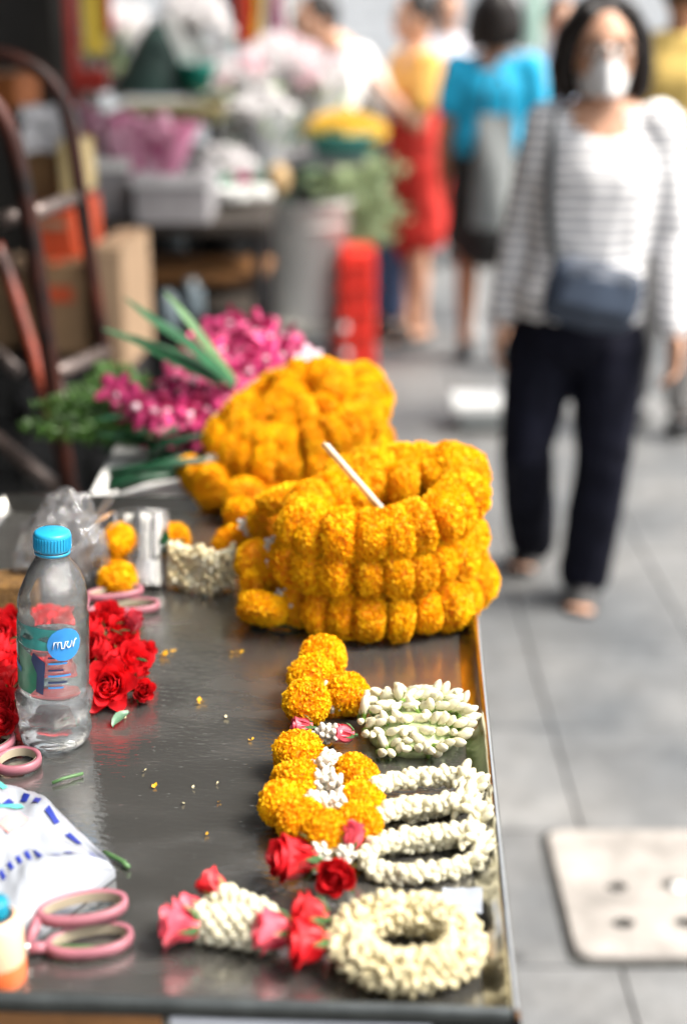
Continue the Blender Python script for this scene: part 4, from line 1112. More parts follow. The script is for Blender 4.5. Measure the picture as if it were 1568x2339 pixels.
def stems():
    base = aty(400, 1090, 1.9); rnd = random.Random(5)
    r = thing('stem_bundle', 'bundle of thick dark green stems lying on the white foam lid', 'stems', tuple(base))
    for k in range(14):
        y0 = rnd.uniform(1075, 1118) if k < 8 else rnd.uniform(1000, 1080)
        x0 = rnd.uniform(248, 275) if k < 8 else rnd.uniform(300, 380)
        z = FT + .025 + (k % 3) * .006 if k < 8 else FT + rnd.uniform(.03, .07)
        a = onz(x0, y0, z); e = a + Vector((rnd.uniform(.09, .12), rnd.uniform(.03, .1), rnd.uniform(0, .01)))
        m = MB(); m.tube([a - base, a.lerp(e, .5) - base + Vector((0, 0, .003)), e - base], .0055, GREEND, 8); m.build('stem', r)
    for k in range(26):
        a = aty(rnd.uniform(420, 560), rnd.uniform(930, 1060), rnd.uniform(1.95, 2.05)); d = Vector((rnd.uniform(-.16, -.06), rnd.uniform(-.06, .02), rnd.uniform(-.03, .05)))
        leaf_strip([a - base, a + d * .5 - base + Vector((0, 0, .01)), a + d - base], .009, GREEND if k % 4 else GREEN, 'leaf', r)
    for x, y in ((345, 945), (340, 985), (300, 915)):
        m = MB(); m.ell((0, 0, 0), (.009, .009, .016), mat('pale_bud', (.55, .60, .34), .5, .2, 40), 10, 7, zto((-.6, -.3, .4))); m.build('pale_bud', r, aty(x, y, 1.97) - base)
stems()

# ================================================================== HAND TRUCK
TRK = mat('truck_red', (.09, .015, .006), .4, .5, 12, col2=(.18, .028, .011), bump=.1)
TRKB = mat('truck_black', (.005, .004, .004), .42, .5, 9, col2=(.045, .010, .005), spec=.3)
TRKW = mat('truck_bare', (.13, .10, .09), .35, .3, 14, metal=.4)
def hand_truck():
    Ya, Yb = 2.35, 2.80
    base = Vector((-.52, 2.6, 0))
    r = thing('hand_truck', 'worn red and black tubular hand truck leaning at the left edge', 'hand truck', tuple(base))
    def path(pts, Y, ext=True):
        q = [aty(x, y, Y) - base for x, y in pts]
        if ext:
            d = (q[-1] - q[-2]); q.append(q[-1] + d * ((q[-1].z - .09) / -d.z))
        return q
    A = path([(-70, 190), (-30, 222), (5, 268), (36, 345), (70, 520), (110, 800), (150, 1070)], Ya)
    B = path([(-60, 112), (20, 128), (90, 160), (135, 215), (162, 300), (195, 520), (240, 805), (270, 1000)], Yb)
    m = MB(); m.tube(spline(A[:-1], 30) + [A[-1]], .0155, TRKB, 12); m.build('rail', r)
    m = MB(); m.tube(spline(B[:-1], 30) + [B[-1]], .0140, TRKB, 12); m.build('rail', r)
    for (xa, ya), (xb, yb), mt in (((75, 487), (172, 452), TRKW), ((133, 850), (240, 803), TRKW), ((-5, 505), (45, 490), TRKW)):
        m = MB(); m.tube([aty(xa, ya, Ya) - base, aty(xb, yb, Yb if xa > 0 else Ya) - base], .0135, mt, 10); m.build('crossbar', r)
    q = [aty(-8, 560, 2.5) - base, aty(30, 660, 2.47) - base, aty(100, 890, 2.42) - base, aty(168, 1140, 2.38) - base]
    m = MB(); m.tube(spline(q, 16), .012, TRK, 10); m.build('brace', r)
    m = MB(); m.tube([aty(-20, 995, 2.45) - base, aty(165, 1142, 2.38) - base], .014, TRKW, 10); m.build('brace', r)
    m = MB(); m.tube([aty(-20, 795, 2.5) - base, aty(44, 850, 2.46) - base], .012, TRKW, 10); m.build('brace', r)
    m = MB(); m.ell(aty(128, 892, 2.36) - base, (.018, .018, .026), TRKW, 10, 6); m.build('bolt', r)
    for s_, P0 in ((0, A[-1]), (1, B[-1])):
        m = MB(); m.lathe([(.0005, -.02), (.05, -.02), (.085, -.018), (.09, 0), (.085, .018), (.05, .02), (.0005, .02)], STEELD, 24)
        m.build('wheel', r, P0 + Vector((-.05, .0, 0)), rot=Euler((0, R(90), R(75))))
    m = MB(); m.box((A[-1] + B[-1]) / 2 + Vector((.13, 0, -.07)), (.24, .46, .01), TRKB, Matrix.Rotation(R(-12), 3, 'Z')); m.build('toe_plate', r, smooth=False)
hand_truck()

# ================================================================== BOXES AND STALL GOODS (far left)
KRAFT = mat('kraft_card', (.25, .15, .075), .75, .15, 10); KRAFTL = mat('kraft_light', (.34, .225, .135), .75, .1, 10); ORANGE = mat('box_orange', (.62, .08, .02), .6, .2, 10)
PINKW = mat('pink_wrap', (.80, .20, .42), .45, .25, 9, trl=.3, col2=(.85, .55, .66)); BLACKP = mat('black_plastic', (.012, .012, .013), .4, .3, 10); PALE = mat('pale_wrap', (.62, .62, .64), .35, .15, 14, trl=.2)
def carton(label, x0, x1, ytop, Y, z0, dep, material, group='cartons stacked behind the hand truck', band=None):
    a = aty(x0, ytop, Y); c = aty(x1, ytop, Y); w = c.x - a.x; h = a.z - z0
    base = Vector(((a.x + c.x) / 2, Y + dep / 2, z0))
    r = thing('carton', label, 'box', tuple(base), group, rz=R(-4))
    m = MB(); m.box((0, 0, h / 2), (w, dep, h), material); m.build('body', r, smooth=False)
    for s_ in (-1, 1):
        m = MB(); m.box((s_ * w * .25, 0, h + .003), (w * .49, dep * .98, .005), material); m.build('flap', r, smooth=False)
    m = MB(); m.box((0, 0, h + .0075), (w * .12, dep * .99, .002), band or KRAFTL); m.build('tape', r, smooth=False)
    if band:
        m = MB(); m.box((0, -dep / 2 - .003, h * .7), (w * .6, .004, h * .16), band); m.build('printed_band', r, smooth=False)
    return h + z0
carton('pale kraft carton standing upright right of the hand truck', 215, 290, 572, 3.7, aty(250, 850, 3.7).z, .35, KRAFTL)
carton('brown carton with an orange printed band at the bottom behind the hand truck', 60, 205, 610, 3.75, aty(100, 815, 3.75).z, .4, KRAFT, band=ORANGE)
z_ = aty(100, 608, 3.95).z
carton('red orange carton framed by the hand truck rails', 70, 180, 475, 3.85, aty(100, 606, 3.85).z + .01, .3, ORANGE, band=KRAFTL)
carton('dull brown carton above the red one inside the truck rails', 55, 140, 335, 3.9, aty(100, 468, 3.9).z + .01, .3, mat('kraft_dark', (.22, .12, .05), .8, .2, 10))
carton('yellowish slim carton at the edge of the upper truck rail', 137, 178, 330, 3.8, aty(100, 458, 3.8).z + .012, .2, mat('kraft_yellow', (.60, .46, .22), .7, .1, 10))
carton('brown carton low behind the red truck brace', -120, 50, 640, 3.9, aty(0, 800, 3.9).z, .4, KRAFT)
def filler_crate(label, x0, x1, ytop, Y, dep):  # dark boxes added to fill the near-black space below the cartons
    a = aty(x0, ytop, Y); c = aty(x1, ytop, Y); w = c.x - a.x; h = a.z - .004
    r = thing('filler_crate', label, 'crate', ((a.x + c.x) / 2, Y + dep / 2, 0), 'added black crates under the cartons')
    m = MB(); m.box((0, 0, h / 2), (w - .02, dep - .02, h), BLACKP); m.build('core', r, smooth=False)
    for k in range(4):
        m = MB(); m.box((0, -dep / 2, h * (.14 + .24 * k)), (w, .03, h * .12), BLACKP); m.build('slat', r, smooth=False)
filler_crate('added black slatted crate under the upright pale carton', 205, 300, 853, 3.68, .4); filler_crate('added black slatted crate behind the lower truck rails', 40, 203, 818, 3.73, .42); filler_crate('added black slatted crate at the left edge behind the truck brace', -140, 38, 803, 3.88, .42)
m = MB()
m.grid(lambda u, v: Vector((-.08 + .15 * u, .06 * math.sin(u * 3), .055 - .12 * v)) + Vector((.02 * mnoise.noise(Vector((u * 4, v * 4, 0))), .05 * mnoise.noise(Vector((u * 5, v * 5, 3))), .02 * mnoise.noise(Vector((u * 6, 1, 1))))), 12, 12, PALE)
tag(m.build('plastic_sack', None, aty(120, 290, 3.83)), 'crumpled pale plastic sack on the cartons between the truck rails', 'sack')
carton('dark orange carton at the upper left edge beside the truck handle', -60, 45, 175, 4.3, aty(0, 250, 4.3).z, .25, mat('kraft_orange', (.30, .09, .02), .8, .2, 10))

def foam_crate(label, x0, x1, ytop, ybot, Y, dep, material, rim=None):
    a = aty(x0, ytop, Y); c = aty(x1, ybot, Y); w = c.x - a.x; h = a.z - c.z
    r = thing('foam_crate', label, 'crate', ((a.x + c.x) / 2, Y + dep / 2, c.z), 'foam crates in the stall')
    for nm, cc, sz in (('front_wall', (0, -dep / 2, h / 2), (w, .03, h)), ('back_wall', (0, dep / 2, h / 2), (w, .03, h)), ('side_wall', (-w / 2 + .015, 0, h / 2), (.03, dep - .031, h)), ('side_wall', (w / 2 - .015, 0, h / 2), (.03, dep - .031, h)), ('floor', (0, 0, .015), (w - .061, dep - .031, .03))):
        m = MB(); m.box(cc, sz, material); m.build(nm, r, smooth=False)
    m = MB(); m.box((0, -dep / 2 - .012, h - .02), (w + .02, .02, .03), rim or material); m.build('lip', r, smooth=False)
    return r
foam_crate('grey white foam crate left of the pink wrapped flowers', 185, 300, 362, 520, 4.7, .4, FOAMG, FOAM)
foam_crate('pale foam crate holding pink wrapped flowers', 305, 478, 400, 510, 4.6, .4, FOAMG, PALE)
def stall_bench(label, x0, x1, ytop, Y, dep, material, name='stall_bench', th=.04):
    a = aty(x0, ytop, Y); c = aty(x1, ytop, Y); w = c.x - a.x; h = a.z
    r = thing(name, label, 'bench', ((a.x + c.x) / 2, Y + dep / 2, 0))
    m = MB(); m.box((0, 0, h - th / 2), (w, dep, th), material); m.build('top', r, smooth=False)
    for x in (-w / 2 + .03, w / 2 - .03):
        for y in (-dep / 2 + .03, dep / 2 - .03):
            m = MB(); m.box((x, y, (h - th) / 2), (.04, .04, h - th - .002), BLACKP); m.build('leg', r, smooth=False)
    m = MB(); m.box((0, dep / 2 - .02, h * .45), (w - .1, .02, h * .8), BLACKP); m.build('back_board', r, smooth=False)
    m = MB(); m.box((0, 0, h * .62), (w - .1, dep - .08, .02), material); m.build('shelf', r, smooth=False)
    return h
stall_bench('dark bench carrying the foam crates', 170, 610, 508, 4.6, .6, mat('bench_dark', (.03, .022, .016), .7, .3, 8))
stall_bench('olive edged stall counter under the green cloth', 250, 500, 252, 5.7, .6, mat('counter_olive', (.16, .13, .05), .6, .3, 8), th=.05)
m = MB(); m.box((0, 0, 0), (.42, .22, .03), WOOD); tag(m.build('loose_plank', None, aty(470, 615, 4.75), False, Euler((R(8), 0, R(-8)))), 'brown plank lying on the shelf under the dark bench', 'plank')
for x, y, Y in ((400, 540, 4.9), (440, 690, 4.6), (385, 720, 4.5)):
    m = MB(); m.lathe([(.0005, 0), (.035, 0), (.038, .01), (.038, .08), (.02, .10), (.016, .12), (.0005, .12)], mat('dull_glass', (.10, .13, .15), .25, .2, 8), 16)
    tag(m.build('dull_jar', None, aty(x, y + 30, Y)), {540: 'dim bluish jar on the upper shelf under the dark bench', 690: 'dim bluish jar behind the orchids under the dark bench', 720: 'lowest dim bluish jar under the dark bench, nearest the pale carton'}[y], 'jar', 'jars under the bench')

def wrapped_flowers(label, x, y, Y, rx, rz, material, seed, n=3):
    base = aty(x, y, Y); rnd = random.Random(seed)
    r = thing('wrapped_bouquet', label, 'bouquet', tuple(base))
    for k in range(n):
        m = MB(); a0 = rnd.uniform(-.7, .7)
        def fn(u, v, a0=a0, k=k):
            t = u * 6.283; rr = rx * (.25 + .75 * v ** .8) * (1 + .18 * math.sin(t * 5 + k) * v)
            return Vector((rr * math.cos(t) + a0 * rx * v + (k - 1) * rx * .55, rr * .7 * math.sin(t), rz * v * (1 + .12 * math.sin(3 * t + k))))
        m.grid(fn, 22, 6, material); m.build('wrapper', r)
    hm = MB(); hm.ell((0, 0, 0), (.022, .022, .018), material, 8, 5); hme = hm.mesh('bloom')
    for k in range(24): put(hme, 'bloom', r, (rnd.uniform(-1.3, 1.3) * rx, rnd.uniform(-.5, .4) * rx, rz * rnd.uniform(.8, 1.15)), None, rnd.uniform(.8, 1.3))
wrapped_flowers('bright pink paper wrapped flowers in the foam crate', 345, 425, 4.75, .085, .19, PINKW, 1)
wrapped_flowers('dim pink wrapped flowers behind the left foam crate', 235, 370, 5.0, .07, .15, mat('dull_pink', (.35, .14, .20), .6, .2, 10), 2)

# flower heads
def head_mesh(name, r_, material, seed, n=70):
    rnd = random.Random(seed); mb = MB(); mb.ell((0, 0, 0), (r_ * .7, r_ * .7, r_ * .6), material, 10, 6)
    for i in range(n):
        d = Vector((rnd.gauss(0, 1), rnd.gauss(0, 1), rnd.gauss(.2, 1))).normalized(); up = d.orthogonal().normalized()
        ruffled_petal(mb, d * r_ * .6, d, Matrix.Rotation(rnd.random() * 6, 3, d) @ up, r_ * .4, r_ * .5, .5, material, rnd)
    return mb.mesh(name, False)
FWH = mat('chrysanthemum_white', (.82, .80, .80), .6, .08, 30, trl=.2, rnd=.1); FPK = mat('chrysanthemum_blush', (.80, .60, .64), .6, .15, 30, trl=.2, rnd=.1)
FYE = mat('chrysanthemum_yellow', (.86, .62, .10), .6, .12, 30, trl=.2, rnd=.1); FGR = mat('leaf_mass', (.50, .62, .34), .6, .35, 10, trl=.25, rnd=.2); FMG = mat('blue_green_leaf', (.06, .16, .10), .6, .35, 10)
HW = [head_mesh('bloom', .04, FWH, k) for k in range(2)]; HP = [head_mesh('bloom', .038, FPK, 5)]; HY = [head_mesh('bloom', .035, FYE, 6)]
def flower_bunch(label, x, y, Y, rx, ry, rz, heads, n, seed, stem=.3, wrap=None, name='flower_bunch'):
    base = aty(x, y, Y) - Vector((0, 0, stem)); rnd = random.Random(seed)
    r = thing(name, label, 'flowers', tuple(base), None)
    for k in range(n):
        a = rnd.random() * 6.283; q = math.sqrt(rnd.random())
        p = Vector((rx * q * math.cos(a), ry * q * math.sin(a), stem + rz * (1 - q * q) ** .5 * rnd.uniform(.5, 1.0)))
        put(rnd.choice(heads), 'bloom', r, p, Euler((rnd.random() * 6,) * 3), rnd.uniform(.8, 1.25))
    m = MB()
    for k in range(14):
        a = rnd.random() * 6.283; m.tube([(.02 * math.cos(a), .02 * math.sin(a), 0), (rx * .6 * math.cos(a), ry * .6 * math.sin(a), stem)], .004, FMG, 5)
    m.build('stems', r)
    if wrap:
        m = MB(); m.grid(lambda u, v: Vector(((.35 + .6 * v) * rx * math.cos(u * 6.283) * (1 + .1 * math.sin(u * 30)), (.35 + .6 * v) * ry * math.sin(u * 6.283), stem * v * 1.05)), 30, 5, wrap); m.build('wrapper', r)
    for k in range(18):
        a = rnd.random() * 6.283; p = Vector((rx * .8 * math.cos(a), ry * .8 * math.sin(a), stem * rnd.uniform(.4, 1.0))); d = Vector((math.cos(a), math.sin(a), rnd.uniform(-.2, .8))) * .09
        leaf_strip([p, p + d * .5 + Vector((0, 0, .01)), p + d], .014, FMG if k % 2 else FGR, 'leaf', r)
    return r
BT = aty(600, 350, 6.2).z
flower_bunch('blush and white chrysanthemum bunch at the left of the big flower mass', 545, 205, 6.2, .13, .12, .12, HW + HP, 40, 21, .28, PALE)
flower_bunch('tall white chrysanthemum bunch at the top of the big flower mass', 640, 160, 6.4, .17, .13, .13, HW + HP, 55, 22, .34, PALE)
flower_bunch('white chrysanthemum bunch leaning towards the shopper in white', 720, 195, 6.3, .13, .12, .12, HW + HP, 40, 23, .26, PALE)
flower_bunch('pale wrapped bunch in the middle of the flower mass', 600, 270, 5.9, .13, .10, .08, HW, 26, 24, .25, PALE)
flower_bunch('short white bunch above the black bucket', 650, 365, 6.5, .11, .08, .05, HW, 20, 25, .2)
flower_bunch('white blooms standing in the black bucket', 712, 372, 6.75, .11, .08, .05, HW, 22, 26, .16)
flower_bunch('pale bunch leaning over the small green and pink packets', 520, 390, 5.3, .09, .08, .06, HW, 18, 27, .18, PALE)
flower_bunch('white flower bunch beside the yellow sign', 275, 85, 6.3, .12, .1, .12, HW + HP, 34, 28, .25, PALE)
flower_bunch('bright white flower bunch behind the green cloth', 445, 90, 6.6, .15, .1, .20, HW, 50, 29, .25, PALE)
def leafy(label, x, y, Y, rx, rz, seed, n=160):
    base = aty(x, y, Y); rnd = random.Random(seed); r = thing('leafy_bunch', label, 'leaves', tuple(base))
    m = MB()
    for k in range(n):
        d = Vector((rnd.gauss(0, .5), rnd.gauss(0, .5), rnd.random())); p = Vector((d.x * rx, d.y * rx, d.z * rz)); e = Vector((rnd.uniform(-1, 1), rnd.uniform(-1, .3), rnd.uniform(-.6, 1))).normalized() * .07; s_ = e.orthogonal().normalized() * .018
        m.add([p, p + e * .5 + s_, p + e, p + e * .5 - s_], [[0, 1, 2, 3]], FGR)
    m.build('foliage', r)
    m = MB()
    for k in range(8): m.tube([(rnd.uniform(-.02, .02), 0, -.12), (rnd.uniform(-.5, .5) * rx, rnd.uniform(-.3, .3) * rx, rz * .6)], .006, FGR, 5)
    m.build('stems', r)
leafy('light green leafy bunch beside the grey bucket', 835, 555, 6.72, .13, .36, 31, 460)
leafy('green leaves spilling above the white plates', 790, 450, 6.8, .10, .2, 32, 220)
# yellow mound in a teal basin
def yellow_basin():
    base = aty(785, 350, 6.0)
    r = thing('teal_basin', 'teal plastic basin heaped with yellow blooms', 'basin', tuple(base))
    m = MB(); m.lathe([(.0005, 0), (.12, 0), (.15, .08), (.16, .085), (.16, .075), (.14, .07), (.11, .01), (.0005, .01)], mat('teal_plastic', (.06, .30, .25), .45, .1, 10), 28); m.build('bowl', r)
    rnd = random.Random(9)
    h = thing('yellow_bloom_heap', 'heap of yellow flower heads in the teal basin', 'flowers', tuple(base + Vector((0, 0, .08))))
    for k in range(60):
        a = rnd.random() * 6.283; q = math.sqrt(rnd.random()); put(HY[0], 'bloom', h, (.15 * q * math.cos(a), .13 * q * math.sin(a), .06 * (1 - q * q) + rnd.uniform(-.01, .01)), Euler((rnd.random() * 6,) * 3), rnd.uniform(.8, 1.1))
    # a plain trestle to stand on
    t = thing('flower_trestle', 'trestle table under the flower mass and the teal basin', 'table', (base.x - .40, base.y + .2, 0))
    m = MB(); m.box((0, 0, base.z - .025), (.98, .5, .04), FOAMG); m.build('top', t, smooth=False)
    for x in (-.45, -.06):
        for y in (-.2, .2):
            m = MB(); m.box((x, y, (base.z - .05) / 2), (.04, .04, base.z - .052), BLACKP); m.build('leg', t, smooth=False)
yellow_basin()

# grey bucket on a stool, black bucket, plates, red crate
def bucket(label, x, ytop, ybot, Y, r0, r1, material, name='bucket'):
    a = aty(x, ytop, Y); c = aty(x, ybot, Y); h = a.z - c.z
    r = thing(name, label, 'bucket', (c.x, Y, c.z))
    m = MB(); m.lathe([(.0005, 0), (r0, 0), (r0 * 1.01, .01), (r1 * .985, h * .96), (r1 * 1.05, h * .965), (r1 * 1.05, h), (r1 * .97, h), (r0 * .96, .015), (.0005, .015)], material, 40); m.build('body', r)
    m = MB(); m.lathe([(r1 * .99, h * .80), (r1 * 1.0, h * .80), (r1 * 1.005, h * .83), (r1 * .99, h * .83)], material, 40); m.build('hoop', r)
    m = MB(); pts = [Vector((r1 * 1.04 * math.cos(t), -r1 * .25 * math.sin(t) - .02, h * .93 - r1 * .75 * math.sin(t))) for t in [k * math.pi / 16 for k in range(17)]]; m.tube(pts, .004, STEELD, 6); m.build('handle', r)
    return r
bucket('grey metal bucket standing on a pale stool', 700, 455, 722, 6.6, .165, .202, mat('zinc_grey', (.70, .69, .66), .5, .12, 5))
bucket('black flower bucket behind the grey bucket', 690, 385, 470, 6.9, .12, .14, BLACKP, 'flower_bucket')
bucket('black bin in the shade beside the dark bench', 525, 490, 650, 5.2, .09, .10, BLACKP, 'bin')
def stool():
    p = aty(705, 722, 6.6); r = thing('plastic_stool', 'pale round stool under the grey bucket', 'stool', (p.x, 6.6, 0)); h = p.z
    PS = mat('stool_pale', (.60, .58, .52), .5, .1, 10)
    m = MB(); m.lathe([(.0005, h), (.205, h), (.215, h - .012), (.21, h - .045), (.20, h - .045), (.20, h - .02), (.0005, h - .02)], PS, 32); m.build('seat', r)
    for k in range(4):
        a = k * 1.5708 + .78; m = MB(); m.tube([(.13 * math.cos(a), .13 * math.sin(a), h - .03), (.17 * math.cos(a), .17 * math.sin(a), 0)], [.018, .022], mat('stool_red', (.45, .04, .02), .5, .2, 8), 8); m.build('leg', r)
stool()
for i, (x, y, rad, lab) in enumerate(((535, 458, .085, 'wide stack of white foam plates beside the black bin'), (588, 455, .05, 'small stack of white foam plates beside the wide one'))):
    r = thing('plate_stack', lab, 'plates', tuple(aty(x, y, 4.95)))
    for k in range(5):
        m = MB(); m.lathe([(.0005, 0), (rad * .7, 0), (rad, .012), (rad, .014), (rad * .7, .003), (.0005, .003)], FOAM, 28); m.build('plate', r, (0, 0, .007 * k))
    m = MB()
m = MB(); m.box((0, 0, 0), (.07, .05, .07), mat('packet_green', (.02, .25, .13), .5, .2, 8)); tag(m.build('green_packet', None, aty(515, 425, 5.1), False), 'small green packet between the pale bunch and the plates', 'packet')
m = MB(); m.box((0, 0, 0), (.06, .05, .06), mat('packet_magenta', (.45, .05, .16), .5, .2, 8)); tag(m.build('magenta_packet', None, aty(550, 415, 5.15), False), 'small magenta packet beside the green one', 'packet')
m = MB(); m.ell((0, 0, 0), (.045, .045, .06), mat('cup_tan', (.45, .30, .14), .5, .2, 8), 14, 8); tag(m.build('tan_gourd', None, aty(635, 410, 5.3)), 'tan rounded gourd at the left of the black bucket', 'gourd')
def red_crate():
    RP = mat('red_plastic', (.72, .03, .015), .4, .1, 8); c = onz(815, 850, 0); c.y = 6.3
    r = thing('red_crate', 'upright red plastic crate with white blotches on the pavement', 'crate', (c.x, 6.3, 0)); h = aty(820, 572, 6.3).z
    m = MB(); m.box((0, .12, h / 2), (.17, .24, h), RP, taper=.9); m.build('body', r, smooth=False)
    for k in range(5):
        m = MB(); m.box((0, -.004, .06 + k * h / 5.2), (.172, .014, .02), RP); m.build('rib', r, smooth=False)
    for x, z in ((-.05, .08), (-.06, .20)):
        m = MB(); m.ell((x, -.012, z), (.018, .006, .022), FOAM, 10, 6); m.build('white_blotch', r)
red_crate()
# white foam box on the pavement
def street_box():
    c = onz(1095, 985, 0); r = thing('street_foam_box', 'low white foam box on the pavement beside the walking woman', 'foam box', tuple(c + Vector((.02, .06, 0))))
    m = MB(); m.box((0, 0, .055), (.20, .18, .07), mat('box_grey', (.35, .37, .36), .7, .1, 10), taper=1.1); m.build('body', r, smooth=False)
    m = MB(); m.box((0, -.005, .105), (.25, .21, .032), FOAM); m.build('lid', r, smooth=False)
    for x in (-.09, .09):
        m = MB(); m.box((x, 0, .012), (.03, .15, .02), STEELD); m.build('foot', r, smooth=False)
street_box()
def bollard():
    p = onz(1075, 765, 0); r = thing('bollard', 'slim steel bollard with a shiny round cap behind the shoppers', 'bollard', tuple(p)); h = aty(1075, 600, p.y).z
    m = MB(); m.lathe([(.07, 0), (.07, .01), (.048, .02), (.045, h - .01), (.045, h)], mat('bollard_grey', (.24, .24, .24), .5, .1, 8), 20); m.build('post', r)
    m = MB(); m.ell((0, 0, h + .03), (.05, .05, .05), mat('bollard_cap', (.5, .49, .51), .3, .05, 8, metal=.3), 16, 10); m.build('cap', r)
bollard()

# sign, textiles and cloth in the upper left
def sign_panel():
    a = aty(158, -60, 5.9); c = aty(252, 195, 5.9); w = c.x - a.x; h = a.z - c.z
    r = thing('sign_panel', 'yellow hanging panel with red edges at the upper left', 'sign', ((a.x + c.x) / 2, 5.9, c.z))
    m = MB(); m.box((.02, 0, h / 2 + .06), (w - .05, .03, h - .12), mat('sign_yellow', (.66, .48, .06), .55, .15, 4)); m.build('panel', r, smooth=False)
    RD = mat('sign_red', (.30, .018, .01), .5, .2, 6)
    m = MB(); m.box((-w / 2 - .005, 0, h / 2), (.035, .04, h), RD); m.build('edge', r, smooth=False)
    m = MB(); m.box((w / 2 + .005, 0, h / 2 + .1), (.03, .04, h - .2), RD); m.build('edge', r, smooth=False)
    m = MB(); m.box((0, 0, .02), (w - .02, .036, .09), RD); m.build('edge', r, smooth=False)
    m = MB(); m.tube([(-w / 2 - .005, .01, -c.z), (-w / 2 - .005, .01, .0)], .015, RD, 8); m.build('post', r)
sign_panel()
cols = [('maroon', (.12, .01, .02)), ('navy', (.02, .015, .06)), ('orange', (.70, .10, .01)), ('red', (.55, .03, .03)), ('yellow', (.70, .48, .03)), ('cream', (.60, .55, .42)), ('purple', (.25, .06, .22)), ('pink', (.60, .25, .30))]
for i, (nm, cc) in enumerate(cols):
    mt = mat('cloth_' + nm, cc, .8, .15, 12)
    a = aty(522 + i * 17, -60, 7.3); c = aty(522 + i * 17, 108 - 5 * abs(i - 3), 7.3)
    m = MB(); m.grid(lambda u, v: Vector((.042 * (u - .5) + .006 * math.sin(v * 9 + i), .012 * math.sin(u * 9 + v * 4), (a.z - c.z) * (1 - v))), 8, 10, mt)
    m.grid(lambda u, v: Vector((.042 * (u - .5) + .006 * math.sin(v * 9 + i), .006 + .012 * math.sin(u * 9 + v * 4), (a.z - c.z) * (1 - v))), 8, 10, mt)
    tag(m.build('hanging_cloth', None, c), nm + ' cloth strip hanging above the flower mass', 'cloth', 'hanging cloths')
def green_cloth():
    base = aty(360, 215, 5.9)
    r = thing('draped_scale', 'dark green cloth draped to a peak on the stall counter', 'cloth', tuple(base))
    m = MB()
    m.grid(lambda u, v: Vector(((.04 + .14 * v + .012 * v * math.sin(u * 44)) * math.cos(u * 6.283) + .02 * (1 - v), (.04 + .12 * v) * math.sin(u * 6.283), .27 * (1 - v ** 1.2))), 48, 10, mat('cloth_dark_green', (.008, .03, .025), .8, .3, 8))
    m.build('drape', r)
    m = MB(); m.box((.12, -.10, .16), (.05, .015, .30), FOAM, Matrix.Rotation(R(-22), 3, 'Y')); m.build('white_strip', r, smooth=False)
green_cloth()
m = MB(); m.lathe([(.0005, 0), (.05, 0), (.07, .10), (.075, .10), (.075, .09), (.045, .01), (.0005, .01)], mat('teal_tub', (.0, .20, .15), .45, .2, 8), 24)
tag(m.build('teal_tub', None, aty(452, 205, 5.8)), 'small teal tub right of the dark green cloth', 'tub')

# ================================================================== PEOPLE
def hand(mb, wrist, d, palmn, mt, s=1.0, thumb=1):
    """palm, four curled fingers and a thumb along direction d; palmn is the palm normal"""
    d = Vector(d).normalized(); n = Vector(palmn); n = (n - d * n.dot(d)).normalized(); sd_ = d.cross(n)
    w = Vector(wrist)
    mb.blob([(w, .021 * s, .017 * s), (w + d * .04 * s, .034 * s, .015 * s), (w + d * .078 * s, .036 * s, .013 * s)], mt, right=sd_)
    for k, (o_, l_) in enumerate(((-.029, .060), (-.0098, .071), (.0098, .067), (.029, .052))):
        a = w + d * .082 * s + sd_ * o_ * s
        b_ = a + (d * .9 + n * .25).normalized() * l_ * .5 * s; c_ = b_ + (d * .7 + n * .7).normalized() * l_ * .5 * s
        mb.blob([(a, .0085 * s, .0085 * s), (b_, .008 * s, .008 * s), (c_, .0068 * s, .0068 * s)], mt, 8, right=sd_)
    a = w + d * .03 * s + sd_ * -.03 * thumb * s; b_ = a + (d * .7 - sd_ * .6 * thumb + n * .2).normalized() * .035 * s; c_ = b_ + (d * .9 + n * .3).normalized() * .028 * s
    mb.blob([(a, .012 * s, .011 * s), (b_, .0105 * s, .010 * s), (c_, .008 * s, .008 * s)], mt, 8, right=sd_)

